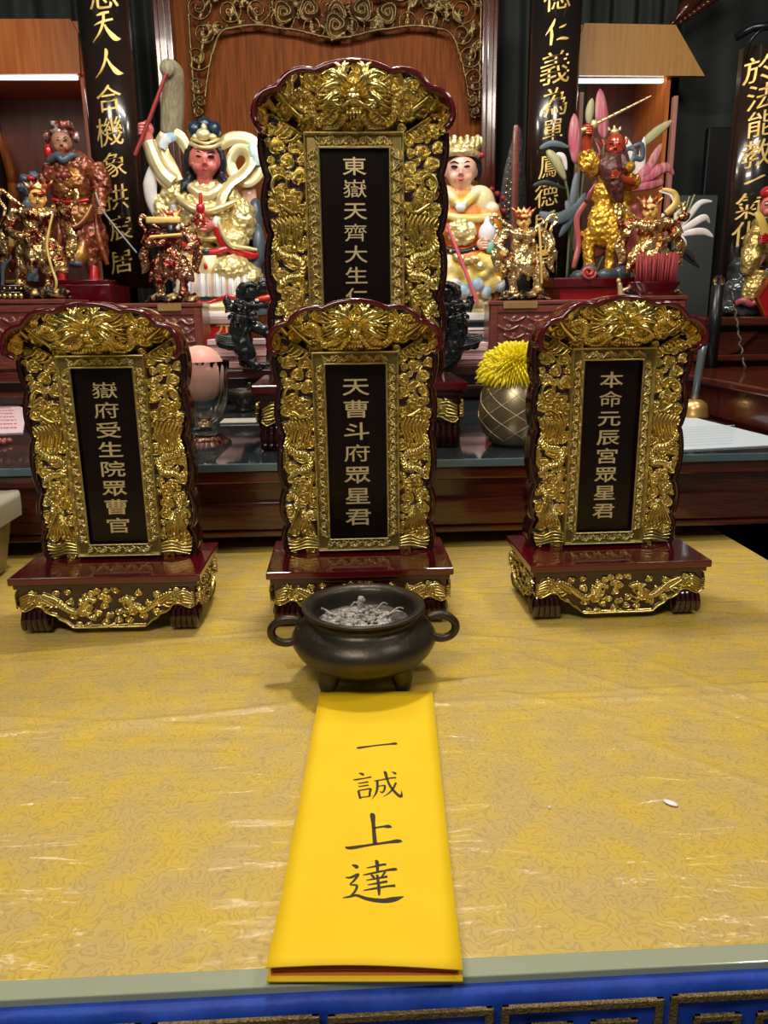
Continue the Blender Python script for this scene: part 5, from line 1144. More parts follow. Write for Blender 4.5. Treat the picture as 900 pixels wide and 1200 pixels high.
B_.part('hat', [('e', 72, 156, 0, 13, 12, 6), ('b', 61, 72, 142, 152, -4, 10, 2), ('b', 73, 84, 142, 152, -4, 10, 2), ('e', 89, 160, 0, 4, 4, 7), ('e', 55, 160, 0, 4, 4, 7), ('e', 72, 147, 10, 4, 2, 6)], mat('jewelled_hat', (.20, .05, .03), .25, .5, (.55, .45, .42), 45, ramp=(.5, .6)), .8, 1)
B_.hand(119, 247, 16, 5, RFACE, 1, -1)
B_.part('sword', [('t', [(112, 226, 14), (122, 249, 18), (160, 296, 20)], [1.2, 1.2, .9])], STEEL)
B_.part('standing_base', [('b', 62, 132, 328, 334, -16, 24, 1)], LACQ)
dg = Fig('dark_beast_head', 'small black and red carved beast beside the tall brown general, above the gilt warrior', 'ornament', 34, 232, 2.75)
dg.part('head', [('e', 34, 222, 0, 9, 9, 10), ('e', 30, 210, 2, 7, 8, 6), ('e', 24, 220, 4, 5, 6, 5), ('e', 40, 206, 0, 6, 6, 6), ('t', [(34, 232, 0), (34, 262, -2), (38, 330, -4)], [6, 7, 8])], SLATE, 1, 2, hammered(20, 60, .006)); dg.part('open_mouth', [('e', 36, 209, 8, 5, 3, 3)], REDP)

# ---------------------------------------------------------------- red-faced general with raised sword
RED = mat('copper_red_paint', (0.42, 0.055, 0.022), .22, .2, None, coat=.5)
GOLDS = mat('saffron_gilt_armour', (0.80, 0.47, 0.06), .26, .6, (0.62, 0.33, 0.03), 30, .9, 90, bkind='vor')
BEARD = pmat('dark_brown_beard', (0.085, 0.022, 0.018), .4, bump=.8, bscale=70)
ROBER = mat('dark_pink_sash', (0.30, 0.055, 0.06), .3, 0, (.40, .10, .10), 14, coat=.3)
R_ = Fig('general_statue', 'red-faced long-bearded general statue raising a ridged sword, on a red block', 'statue', 715, 326, 2.62)
R_.part('armour', [('e', 716, 226, 0, 24, 15, 20), ('e', 718, 205, 0, 22, 13, 12), ('e', 708, 262, 6, 20, 14, 26), ('e', 728, 262, 6, 14, 12, 22), ('t', [(722, 250, 12), (720, 278, 16), (716, 296, 16)], [11, 9, 6]), ('t', [(716, 292, 14), (714, 312, 14), (714, 320, 16)], [6, 5.5, 6]), ('t', [(690, 270, 2), (690, 296, 4), (690, 318, 6)], [9, 7, 6]), ('e', 713, 320, 20, 8, 8, 6), ('e', 688, 320, 12, 7, 7, 6),
      ('t', [(700, 200, 4), (690, 190, 6), (686, 176, 8)], [10, 12, 8]), ('e', 688, 192, 8, 10, 9, 10), ('t', [(734, 208, 4), (744, 214, 10), (742, 208, 16)], [8, 7, 6])], GOLDS, 1.0, 2, hammered(31, 60, .005, 90, .004))
R_.part('coat_skirt', [('e', 700, 280, -4, 18, 10, 22), ('e', 734, 285, -4, 14, 10, 24), ('t', [(742, 240, -4), (746, 270, -6), (742, 300, -6)], [6, 8, 6])], ROBER, 1.2, 2, hammered(33, 30, .008))
R_.part('arm', [('t', [(688, 176, 8), (688, 164, 10), (690, 156, 12)], [6, 5.5, 5])], RED); R_.hand(688, 152, 14, 6.5, RED, 1, 1)
R_.part('forearm', [('t', [(742, 214, 14), (732, 212, 20), (724, 206, 24)], [5, 5, 4.5])], RED); R_.hand(722, 205, 26, 5.5, RED, 1, -1)
R_.part('sword', [('t', [(681, 153, 16), (690, 150, 16)], [2.6, 2.6])]+[('t', [(690+7.4*k, 149.5-3.75*k, 16), (696.5+7.4*k, 146.2-3.75*k, 16)], [2.4-.12*k, 1.7-.10*k]) for k in range(10)], GOLDT)
R_.part('sword_guard', [('e', 696, 146, 16, 4, 4, 5)], GOLDT)
R_.head(721, 172, 4, 11, 14, RED, smile=.0)
R_.part('topknot_crown', [('e', 720, 155, 2, 5, 4, 4), ('t', [(714, 153, 4), (713, 149, 4)], [1.6, 1.2]), ('t', [(720, 152, 4), (720, 147, 4)], [1.8, 1.2]), ('t', [(726, 153, 4), (727, 149, 4)], [1.6, 1.2])], GOLDT)
R_.part('ear_wing', [('t', [(708, 170, 4), (705, 163, 4)], [2.5, .8])], RED); R_.part('ear_wing', [('t', [(733, 168, 4), (736, 161, 4)], [2.5, .8])], RED)
R_.part('beard', [('t', [(719, 181, 14), (717, 200, 18), (722, 222, 20), (728, 240, 20)], [7, 12, 9, 2]), ('t', [(712, 180, 13), (708, 196, 16), (712, 214, 17)], [4, 7, 2]), ('t', [(727, 181, 14), (732, 194, 17), (730, 206, 18)], [4, 6, 2])], BEARD, 1.0, 2, hammered(36, 90, .003))
R_.part('ribbon', [('t', [(704, 172, -2), (698, 165, 0), (703, 180, 4), (694, 196, 4), (700, 212, 4), (692, 226, 4), (688, 234, 2)], [2.5, 3, 3.2, 3, 3.2, 3, 2.5], .5)], ROBER)
R_.part('ribbon', [('t', [(686, 238, 2), (676, 256, 0), (678, 285, 0), (674, 305, 2), (672, 314, 2)], [3.4, 3.6, 3.4, 3, 2], .6)], ROBER)
R_.part('ribbon', [('t', [(730, 178, 0), (742, 172, 2), (752, 170, 2), (752, 186, 2), (742, 186, 4), (738, 200, 4), (744, 178, 3), (738, 174, 3)], [2, 2.6, 3, 3, 2.6, 3, 2.4, 2], .5)], SLATE)
R_.part('helmet_in_hand', [('e', 738, 196, 20, 6, 6, 6)], GOLDS)
R_.part('cloud_base', [('e', 690, 318, 26, 9, 8, 8), ('e', 712, 322, 26, 12, 8, 7), ('e', 728, 320, 24, 10, 8, 8), ('e', 678, 324, 20, 9, 10, 7), ('e', 740, 325, 18, 10, 10, 5), ('b', 672, 750, 320, 326, -16, 24, 2)], SLATE, 1.1, 2)
R_.part('red_cloud', [('t', [(690+(9-k*.8)*math.cos(k*1.0), 319+(8-k*.7)*math.sin(k*1.0), 35+k*.3) for k in range(11)], 1.9)], mat('coral_paint', (.55, .08, .07), .3, coat=.3))
RP = thing('statue_pedestal', 'bright red block under the red-faced general', 'pedestal', (R_.o.x, 2.53, .2635))
a0, a1 = at(660, 345, 2.5).x, at(752, 345, 2.5).x
pp_(RP, 'pedestal_block', bx(a0, a1, 2.535, 2.74, .2635, R_.o.z-.012, .006, 2), mat('deep_red_paint', (.28, .004, .008), .25, coat=.5))
pp_(RP, 'pedestal_cap', bx(at(650, 345, 2.5).x, a1+.01, 2.52, 2.76, R_.o.z-.030, R_.o.z-.0005, .004, 2), LACQ)

# ---------------------------------------------------------------- gold-robed deity on a black rock seat, far right
Q = Fig('elder_statue', 'gold-robed seated elder statue on a black rock seat at the far right', 'statue', 890, 370, 2.52)
ROCKB = mat('black_rock', (0.012, 0.014, 0.016), .2, 0, (.05, .058, .065), 22, .6, 40, coat=.4)
Q.part('robe', [('e', 892, 285, 0, 20, 15, 22), ('e', 884, 292, 8, 12, 12, 18), ('t', [(882, 290, 12), (880, 306, 16), (874, 322, 16)], [11, 11, 7]), ('t', [(888, 318, 14), (884, 336, 14), (878, 352, 14)], [12, 14, 12]), ('e', 896, 348, 12, 22, 14, 12), ('e', 908, 290, 0, 14, 14, 24), ('e', 896, 262, 0, 14, 12, 9)], mat('antique_gold_robe', (.62, .46, .16), .3, .6, (.45, .32, .09), 25, .8, 90, bkind='vor'), 1.0, 3, hammered(41, 34, .006))
Q.part('frilled_hem', [('t', [(862, 356, 16), (872, 352, 22), (880, 357, 24), (890, 352, 24), (900, 357, 22), (912, 352, 20)], [3, 4, 3.4, 4, 3.4, 3])], ROBER); Q.part('sleeve_lining', [('t', [(894, 300, 14), (886, 312, 18), (878, 322, 20)], [4, 4, 2])], mat('dusty_pink', (.5, .2, .2), .4))
Q.head(904, 244, 2, 12, 15, ROSE); Q.part('beard', [('t', [(903, 256, 14), (902, 268, 15), (904, 280, 14)], [6, 7, 2])], HAIR); Q.part('hat', [('e', 905, 226, 0, 13, 12, 8)], REDP)
Q.part('court_tablet', [('t', [(886, 248, 24), (892, 258, 26), (896, 272, 26), (899, 286, 26)], [3, 4.5, 5, 4], .4)], mat('yellow_tablet', (.62, .42, .08), .4)); Q.hand(897, 280, 26, 6, REDP, 1, -1)
Q.part('rock_seat', [('e', 864, 318, -4, 12, 14, 14), ('e', 860, 345, 0, 14, 16, 16), ('e', 872, 330, 0, 12, 14, 20), ('e', 880, 360, 6, 16, 18, 8), ('e', 856, 362, 4, 14, 16, 8), ('e', 900, 362, 6, 22, 18, 8), ('e', 900, 335, -8, 20, 14, 24), ('b', 850, 920, 362, 369.5, -16, 24, 2)], ROCKB, 1.4, 1, hammered(44, 24, .012))
o = bobj('red_plaque', prism(bmesh.new(), [(-.05, 0), (-.082, .055), (-.045, .115), (.06, .115), (.06, 0)], -.006, .006), mat('crimson_board', (.36, .006, .012), .3, coat=.4)); o.location = at(912, 375, 2.40); o.location.z = .3925; tagit(o, 'crimson board with slanted corner leaning in front of the far right elder', 'board')
bc = prism(bmesh.new(), [(-.05, 0), (-.082, .055), (-.045, .115), (-.039, .112), (-.074, .055), (-.044, .003)], -.010, .0); o2 = bobj('board_rim', bc, WOODP, o)

# ================================================================ furniture and small things around the statues
CARVE = mat('carved_rosewood_relief', (0.12, 0.030, 0.020), .28, 0, (0.20, 0.055, 0.035), 20, 1.0, 55, coat=.4, bkind='vor')
RWOOD = mat('plain_rosewood', (0.13, 0.030, 0.020), .28, 0, (0.20, 0.055, 0.034), 14, stretch=(2, 10, 14), coat=.4)
def carved_box(label, x0, x1, ztop, Y0, Y1, group='carved rosewood boxes under the statues', plate=None, cells=(4, 4)):
    a, c = at(x0, 390, Y0).x, at(x1, 390, Y0).x; root = thing('carved_box', label, 'box', ((a+c)/2, Y0, .2635), group=group); zt = ztop-.0006
    pp_(root, 'box_body', bx(a, c, Y0+.006, Y1, .2635, zt-.012, .002, 1), RWOOD); pp_(root, 'box_lid', bx(a-.004, c+.004, Y0-.002, Y1+.004, zt-.013, zt, .003, 2), RWOOD)
    b = bmesh.new(); e_ = .026
    for q in ((a+.004, a+e_, .270, zt-.016), (c-e_, c-.004, .270, zt-.016), (a+e_, c-e_, zt-.036, zt-.016), (a+e_, c-e_, .270, .290)): box(b, q[0], q[1], Y0, Y0+.006, q[2], q[3], .0015, 1)
    pp_(root, 'front_frame', b, RWOOD)
    R = Relief(a+e_, c-e_, .290, zt-.036, .0022); rs = random.Random(int(x0))
    for j in range(cells[1]):
        z = .300+(zt-.345)*(j+.5)/cells[1]
        for i in range(cells[0]):
            x = a+e_+(c-a-2*e_)*(i+.5+.25*(j % 2))/cells[0]; w_ = (c-a)/cells[0]*.36
            R.strand([(x-w_, z+.006), (x-w_*.3, z-.004), (x+w_*.4, z-.002), (x+w_, z+.008)], .0035, .0018, .006, .001, 0, False); R.cloud(x, z+.004, .009, .006, 1, rs.uniform(0, 6), .8, False)
    me = R.mesh('relief_panel', lambda X, Z: X > -99, lambda X, Z, H: (X, -H+Y0+.004, Z), -1); o = link('relief_panel', me, root, [RWOOD]); o.matrix_parent_inverse = Matrix.Translation(-Vector(root.location))
    if plate:
        p0, p1 = at(plate[0], 354, Y0-.003), at(plate[1], 354, Y0-.003); pp_(root, 'brass_plate', bx(p0.x, p1.x, Y0-.0045, Y0-.002, zt-.024, zt-.004, .0008, 1), BRASS)
    return root
BRASS = mat('brass', (0.72, 0.46, 0.18), .32, .75, (.60, .36, .12), 15)
carved_box('carved rosewood box with small brass plate, behind the yellow chrysanthemum', 573, 700, W3.o.z, 2.43, 2.525, plate=(590, 630))
carved_box('carved rosewood box with small brass plate, left of the pink ball', 140, 238, W2.o.z, 2.43, 2.57, plate=(184, 212))
carved_box('carved rosewood box at the far left under the gilt warrior', -60, 78, W1.o.z, 2.33, 2.55, cells=(5, 4))
carved_box('carved rosewood box under the gilt warrior beside the red incense sticks', 722, 802, W4.o.z, 2.335, 2.525)
bq = thing('statue_pedestal', 'dark lacquered block under the tall red-brown general', 'pedestal', (B_.o.x, 2.86, .2635)); pp_(bq, 'pedestal_block', bx(at(58, 340, 2.8).x, at(134, 340, 2.8).x, 2.76, 3.00, .2635, B_.o.z-.0008, .005, 2), LACQ)
# gilt tray of small nuggets and a gold box at the far left
GB = Fig('gold_box', 'plain dull gold box on the wall shelf at the far left edge', 'box', 8, 290, 3.15)
GB.part('box_body', [('b', -14, 18, 275, 290, -8, 8, 1)], mat('matt_gold_card', (.42, .30, .05), .5, .2))
GB.root.location.z += s1.z*0
gt = Fig('gilt_tray', 'two-tier tray edged with gilt knobs at the far left, beside the warrior', 'tray', 5, 351, 2.36)
gt.part('tray_lower', [('b', -40, 27, 342, 351, -8, 8, 1)], LACQD); gt.part('tray_upper', [('b', -40, 26, 334, 341, -6, 6, 1)], LACQD)
for k in range(6): gt.part('gilt_knob', [('e', -8+6.5*k, 347, 9, 2.8, 2, 3)], GOLD); gt.part('gilt_knob', [('e', -8+6.5*k, 338, 7, 1.3, 1, 1.3)], GOLD)
bw = Fig('brass_bar', 'short brass bar lying above the gilt tray at the far left', 'bar', 18, 332, 2.50); bw.part('bar', [('b', 8, 27, 328, 332, -4, 4, .8)], BRASS); bw.part('bar_foot', [('b', 10, 14, 331, 350, -3, 3, .8)], LACQD)
tb = Fig('curved_tube', 'curved dark grey tube at the far left edge above the gilt tray', 'tube', 5, 330, 2.7)
tb.part('tube', [('t', [(2, 400, 0), (3, 330, 0), (4, 312, 0), (12, 303, 0), (26, 300, 0)], [2, 2, 3, 3.5, 3.5], .6)], SLATE)
# stacks of pale pink folded joss paper beside the lions
JOSS = mat('pale_pink_paper_stack', (0.74, 0.52, 0.50), .7, 0, (0.60, 0.20, 0.19), 3, stretch=(.2, .2, 150), ramp=(.5, .6))
def joss(label, x0, x1, y0, Y0, Y1):
    a, c = at(x0, 420, Y0).x, at(x1, 420, Y0).x; zt = at(x0, y0, Y0).z; r = thing('paper_stack', label, 'paper stack', ((a+c)/2, Y0, .2635), group='paper stacks on the altar step'); n = 5
    for k in range(n):
        z0 = .2635+(zt-.2635)*k/n; o = random.Random(k*7+x0).uniform(-.004, .004); pp_(r, 'paper_bundle', bx(a+o, c+o, Y0+o, Y1, z0+.0003, z0+(zt-.2635)/n-.0003, .0015, 1), JOSS)
joss('pale pink paper stack behind the pink ball, left of the big tablet', 245, 320, 398, 2.345, 2.42); joss('pale pink paper stack beside the yellow flower, right of the big tablet', 525, 572, 402, 2.345, 2.42)

# ---- black lions
LION = mat('black_lion_glaze', (0.010, 0.011, 0.012), .18, .1, (0.022, 0.024, 0.026), 30, .5, 130, coat=.6)
def lion(label, mir, fx):
    f = Fig('lion_statue', label, 'lion statue', fx(300), 431, 2.26, None, 'pair of black lions')
    def P(sh):
        out = []
        for q in sh:
            if q[0] == 'e': out.append(('e', fx(q[1]), *q[2:]))
            elif q[0] == 't': out.append(('t', [(fx(p[0]), p[1], p[2]) for p in q[1]], *q[2:]))
        return out
    body = [('e', 291, 344, 0, 15, 13, 14), ('e', 304, 343, 2, 9, 9, 7), ('t', [(296, 340, 6), (306, 338, 8), (312, 334, 8), (309, 329, 8), (303, 332, 9)], [6, 5, 4.5, 4, 3]), ('e', 305, 358, 2, 10, 9, 4.5), ('e', 296, 358, 0, 10, 11, 8), ('e', 285, 362, 0, 14, 13, 14), ('t', [(270, 365, 0), (266, 352, 2), (265, 345, 3)], [6, 5, 1.5]),
            ('t', [(286, 370, 0), (282, 388, 0), (284, 404, 0), (291, 420, 0)], [14, 14, 14, 12]), ('t', [(272, 398, 2), (262, 398, 2), (251, 394, 3)], [9, 8, 2]), ('t', [(274, 404, 2), (262, 404, 3), (254, 400, 3)], [8, 6, 2]), ('t', [(291, 420, 2), (300, 428, 4), (309, 428, 6)], [9, 6, 5]), ('e', 310, 428, 8, 7, 6, 3.5),
            ('t', [(296, 380, 4), (312, 388, 4), (319, 402, 4), (318, 424, 4)], [9, 8, 7, 6]), ('e', 318, 427, 8, 8, 7, 4), ('e', 288, 427, -4, 8, 8, 4)]
    f.part('body', P(body), LION, .9, 2, hammered(50, 55, .004, 60, .003))
    rs = random.Random(2); curls = []
    for k in range(17): curls.append(('e', 268+rs.uniform(0, 30), 350+rs.uniform(0, 26), 11+rs.uniform(-2, 2), 3.6, 3, 3.6))
    for c_ in curls: f.part('mane_curl', P([('e', *c_[1:]), ('t', [(c_[1]+3*math.cos(t), c_[2]+3*math.sin(t), c_[3]+3) for t in (0, 1.2, 2.4, 3.6, 4.8, 5.8)], .9)]), LION)
    f.part('eye', P([('e', 294, 341, 12, 3.6, 3, 3.6)]), LION); f.part('eyebrow', P([('t', [(284, 344, 11), (286, 337, 12), (292, 333, 12), (299, 335, 12)], [2, 2.4, 2.4, 1.6])]), LION)
    f.part('open_mouth', P([('t', [(300, 351, 6), (309, 350, 7), (317, 348, 6)], [3, 4, 3])]), mat('mouth_red', (.72, .05, .02), .3)); f.part('teeth', P([('e', 301, 352, 10, 2.4, 1.4, 1.8)]), mat('tooth_cream', (.75, .68, .5), .4))
    for k in range(5): f.part('tail_lock', P([('t', [(275, 395+2.6*k, 9), (264, 395+2.2*k, 9), (252, 392+1.8*k, 6)], [1.2, 1.6, .6])]), LION)
lion('black lion statue facing right, left of the largest tablet, red mouth open', 1, lambda x: x)
lion('black lion statue facing left, right of the largest tablet', -1, lambda x: 817-x)

# ================================================================ on the glass top
def onglass(px, py):
    d = fw + rt*((px-450)/901.0) - up*((py-600)/901.0); t = (ZG-CAMZ)/d.z; return Vector((0, 0, CAMZ))+d*t
GLASS = mat('pressed_glass', (0.92, 0.96, 0.96), .03, 0, None, trans=1.0, ior=1.22)
g0 = onglass(241, 520); g0.z = ZG+.0005; k1 = g0.y/901
gb = thing('glass_goblet', 'pressed glass goblet with fluted foot, right of the left tablet', 'goblet', g0)
flute = lambda t, r, z: r*(1+.030*math.cos(18*t))
out = [(.0, 0), (.052, .0), (.053, .003), (.040, .014), (.026, .026), (.0175, .036), (.0165, .040), (.024, .046), (.038, .060), (.047, .082), (.0525, .110), (.0545, .140), (.0575, .168)]
inn = [(.0545, .168), (.0515, .140), (.0495, .110), (.044, .084), (.034, .064), (.020, .052), (0, .050)]
bobj('goblet_body', lathe(bmesh.new(), out+inn, 108, rad=flute), GLASS, gb, True)
bobj('gold_band', lathe(bmesh.new(), [(.0180, .036), (.0190, .038), (.0180, .040)], 48), GOLD, gb, True)
PEACH = mat('pink_peach_ball', (0.90, 0.38, 0.31), .45, 0, (0.94, 0.58, 0.44), 8, sss=.15)
pb = thing('pink_ball', 'smooth pink ball resting inside the glass goblet', 'ball', (g0.x, g0.y, g0.z+.086))
b = lathe(bmesh.new(), [(0, 0), (.020, .004), (.034, .016), (.0435, .036), (.0475, .058), (.0480, .075), (.0445, .097), (.035, .115), (.022, .126), (.008, .1305), (0, .131)], 48); bobj('ball', b, PEACH, pb, True); pb.scale = (1.0, 1.0, .86)
# champagne vase with quilted lines and a chrysanthemum
v0 = onglass(603, 520); v0.z = ZG+.0005
VASE = mat('champagne_metal', (0.40, 0.32, 0.19), .34, .8, (0.48, 0.38, 0.23), 12)
va = thing('metal_vase', 'round champagne-coloured metal vase with diamond lines', 'vase', v0)
vp = [(0, 0), (.044, 0), (.052, .006), (.066, .028), (.0735, .056), (.0725, .084), (.0660, .108), (.0560, .126), (.0520, .131), (.0490, .131), (.0525, .120), (.0600, .10), (0, .06)]
bobj('vase_body', lathe(bmesh.new(), vp, 64), VASE, va, True)
def vr(z):
    for (r0, z0), (r1, z1) in zip(vp[1:9], vp[2:9]):
        if z0 <= z <= z1: return r0+(r1-r0)*(z-z0)/(z1-z0+1e-9)
    return .05
for k in range(8):
    for s_ in (-1, 1):
        P = []
        for i in range(13): z = .012+.108*i/12; t = 2*PI*k/8+s_*PI*i/12*.75+.2; P.append((vr(z)*1.006*math.cos(t), vr(z)*1.006*math.sin(t), z))
        bobj('diamond_line', tube(bmesh.new(), P, .0007, 5), GOLDT, va, True)
MUM = mat('yellow_petal', (0.92, 0.74, 0.004), .55, 0, (0.95, 0.86, 0.04), 90, sss=.1)
mu = thing('chrysanthemum', 'large bright yellow chrysanthemum in the metal vase', 'flower', (v0.x, v0.y, v0.z+.128))
b = bmesh.new(); rs = random.Random(3)
for k in range(620):
    u = (k+.5)/620; ph = k*2.39996; el = math.acos(1-u*1.32); R0 = .030; L_ = rs.uniform(.040, .056)*(1.0 if el < 1.5 else 1.05)
    d = Vector((math.sin(el)*math.cos(ph), math.sin(el)*math.sin(ph), math.cos(el)*.74)); c0 = Vector((0, 0, .014)); droop = .010*max(0, el-1.0)
    p0 = c0+d*R0*.6; p1 = c0+d*(R0+L_*.55)*1.0+Vector((0, 0, .002)); p2 = c0+d*(R0+L_*.92)+Vector((0, 0, -droop+.003*math.cos(el)))
    tube(b, [p0, p1, p1.lerp(p2, .6), p2], [.0016, .0040, .0046, .0012], 5, 0, .35)
o = bobj('petals', b, MUM, mu, True); o['kind'] = 'stuff'
ell(bb := bmesh.new(), (0, 0, .012), (.060, .060, .040), 20, 12); bobj('flower_heart', bb, mat('flower_heart_yellow', (.80, .60, .004), .7), mu, True)
bobj('stem', tube(bmesh.new(), [(0, 0, -.060), (0, 0, .0)], .003, 8), mat('green_stem', (.06, .14, .03), .5), mu)
# dark bowl on the glass behind the goblet
c0 = onglass(286, 482); cb = thing('small_bowl', 'small dark bowl with a knob, behind the glass goblet', 'bowl', (c0.x, c0.y, ZG+.0005))
bobj('bowl_body', lathe(bmesh.new(), [(0, 0), (.024, 0), (.026, .006), (.018, .012), (.034, .026), (.044, .045), (.044, .058), (.040, .060), (.038, .056), (.036, .045), (0, .030)], 40), BRONZE, cb, True); bobj('knob', bx(.014, .024, -.005, .005, .055, .078, .002, 1), BRONZE, cb)
# bell with upright handle, black lamp post with glass ball, and chain
p = onglass(812, 489); bl = thing('hand_bell', 'brass bell with a tall grey handle behind the right tablet', 'bell', (p.x, p.y, ZG+.0005))
bobj('bell_body', lathe(bmesh.new(), [(0, 0), (.036, 0), (.037, .004), (.034, .010), (.033, .022), (.029, .034), (.018, .042), (.009, .044), (0, .045)], 40), BRASS, bl, True)
bobj('handle', tube(bmesh.new(), [(0, 0, .044), (.003, 0, .09), (.008, 0, .15), (.012, 0, .195)], [.009, .0085, .0095, .010], 14), mat('grey_handle', (.22, .27, .30), .25, .6), bl, True)
bp_ = thing('ball_post', 'slim black post topped with a clear ball, right of the incense sticks', 'post', (at(826, 330, 2.285).x, 2.20, .2525)); pz = at(826, 334, 2.20).z-.2525
bobj('post', tube(bmesh.new(), [(0, 0, 0), (0, 0, pz)], .017, 16), mat('post_black', (.012, .014, .016), .3, .4), bp_, True); ell(bb := bmesh.new(), (0, 0, pz+.010), .016); bobj('glass_ball', bb, GLASS, bp_, True)
ch = thing('hanging_chain', 'thin bead chain hanging beside the right tablet', 'chain', (bp_.location.x, 2.17, .2525))
for k in range(60):
    t = k/59; q = Vector((.020+.014*t+.002*math.sin(k), -.004*math.sin(k*.7)-.10*t, pz*(1-t)+.004)); ell(bb := bmesh.new(), q, (.0036, .0036, .0046), 8, 6); bobj('chain_bead', bb, mat('chain_metal', (.10, .085, .065), .35, .7) if k == 0 else bpy.data.materials['chain_metal'], ch, True)
# printed papers lying on the glass
def sheet_on(name, label, cat, pts, m, ink, rows, zt=.002, n=(9, 14), box_=(.1, .9, .1, .9), lines=8):
    P = [onglass(*q) for q in pts]; c = sum(P, Vector())/len(P); r = thing(name, label, cat, (c.x, c.y, ZG+.0004))
    b = bmesh.new(); lo = [b.verts.new((q.x-c.x, q.y-c.y, 0)) for q in P]; hi = [b.verts.new((q.x-c.x, q.y-c.y, zt)) for q in P]; k = len(P)
    b.faces.new(lo); b.faces.new(hi)
    for i in range(k): b.faces.new((lo[i], lo[(i+1) % k], hi[(i+1) % k], hi[i]))
    bmesh.ops.recalc_face_normals(b, faces=b.faces); bobj('sheet', b, m, r)
    if lines:
        b = bmesh.new(); rs = random.Random(1); o_, ux, uy = rows
        O, A, B2 = [onglass(*q)-c for q in (o_, ux, uy)]
        for j in range(lines):
            u = 0.0
            while u < .97:
                w_ = rs.uniform(.02, .05); v = (j+.2)/lines; v2 = v+.32/lines
                q = [O+(A-O)*a_+(B2-O)*b_ for a_, b_ in ((u, v), (u+w_, v), (u+w_, v2), (u, v2))]
                b.faces.new([b.verts.new((x.x, x.y, zt+.0003)) for x in q]); u += w_+rs.uniform(.006, .02)
        bmesh.ops.recalc_face_normals(b, faces=b.faces)
        for f_ in b.faces:
            if f_.normal.z < 0: f_.normal_flip()
        bobj('print_rows', b, ink, r)
sheet_on('printed_sheet', 'pale pink sheet printed with red rows, on the glass at the far left', 'paper', [(-90, 512), (27, 508), (31, 480), (12, 473), (-70, 473)], mat('pink_sheet', (.72, .55, .58), .7), mat('red_print', (.62, .12, .14), .7), ((-60, 506), (24, 504), (-50, 472)), lines=9)
sheet_on('printed_sheet', 'white sheet with faint grey rows, on the glass right of the right tablet', 'paper', [(770, 530), (905, 523), (908, 514), (812, 490), (790, 490)], mat('white_sheet', (.55, .62, .68), .6), mat('grey_print', (.42, .48, .52), .7), ((790, 526), (860, 522), (803, 501)), lines=8)
p = onglass(30, 466); o = bobj('yellow_box', bx(-.10, .035, -.03, .03, 0, .012, .002, 1), mat('yellow_card', (.50, .38, .08), .5)); o.location = (p.x, p.y+.25, ZG+.0005); tagit(o, 'flat yellow box behind the pale pink sheet', 'box')
o = bobj('card', bx(-.05, .05, -.035, .035, 0, .004, .001, 1), mat('cream_card', (.45, .42, .34), .6)); p = onglass(292, 488); o.location = (p.x-.005, p.y-.10, ZG+.0005); tagit(o, 'small cream card lying by the dark bowl', 'card')
bs = thing('bead_string', 'short string of dull red beads on the glass at the far left edge', 'beads', onglass(2, 522)+Vector((0, 0, .0005)))
for k in range(12): ell(bb := bmesh.new(), (-.03+.010*(k % 4)+.004*(k//4), .020*(k//4)-.02, .0062), .006, 10, 7); bobj('bead', bb, mat('dull_red_bead', (.36, .09, .07), .4) if k == 0 else bpy.data.materials['dull_red_bead'], bs, True)
# translucent bin with bag at the left edge
BIN = mat('cloudy_plastic_bin', (0.36, 0.28, 0.14), .35, 0, (0.30, 0.24, 0.12), 6, trans=.35, sss=.1)
bn = thing('plastic_bin', 'cloudy beige plastic bin at the left edge of the brocade table', 'bin', (-0.712, 1.19, 0.0005)); bn.scale = (1, 1, .85)
b = bmesh.new()
def rrect(hw_, hd, z, r=.03, n=6, s_=1): return [((hw_-r)*(1 if q in (0, 3) else -1)+r*math.cos(q*PI/2+PI/2*i/n) , (hd-r)*(1 if q in (0, 1) else -1)+r*math.sin(q*PI/2+PI/2*i/n), z) for q in range(4) for i in range(n+1)]
rings = [rrect(.120, .110, 0), rrect(.123, .113, .004), rrect(.140, .130, .135), rrect(.147, .137, .138), rrect(.147, .137, .143), rrect(.137, .127, .143), rrect(.134, .124, .13), rrect(.116, .106, .006)]
vs = [[b.verts.new(p) for p in rg_] for rg_ in rings]
for r0, r1 in zip(vs, vs[1:]):
    for i in range(len(r0)): b.faces.new((r0[i], r0[(i+1) % len(r0)], r1[(i+1) % len(r0)], r1[i])).smooth = True
b.faces.new(list(reversed(vs[0]))); b.faces.new(vs[-1]); bobj('bin_body', b, BIN, bn, True, 50)
b = bmesh.new(); g = []
for j in range(9):
    row = []
    for i, pt in enumerate(rrect(.150-.010*j if j > 3 else .149+.002*math.sin(j), .139-.010*j if j > 3 else .139, 0)):
        z = [.105, .125, .145, .152, .150, .135, .12, .10, .09][j]; row.append(b.verts.new((pt[0], pt[1], z+.006*noise.noise((pt[0]*30, pt[1]*30, j*.7)))))
    g.append(row)
for r0, r1 in zip(g, g[1:]):
    for i in range(len(r0)): b.faces.new((r0[i], r0[(i+1) % len(r0)], r1[(i+1) % len(r0)], r1[i])).smooth = True
bobj('bag_liner', b, mat('thin_pale_bag', (.55, .50, .38), .3, trans=.3), bn, True)
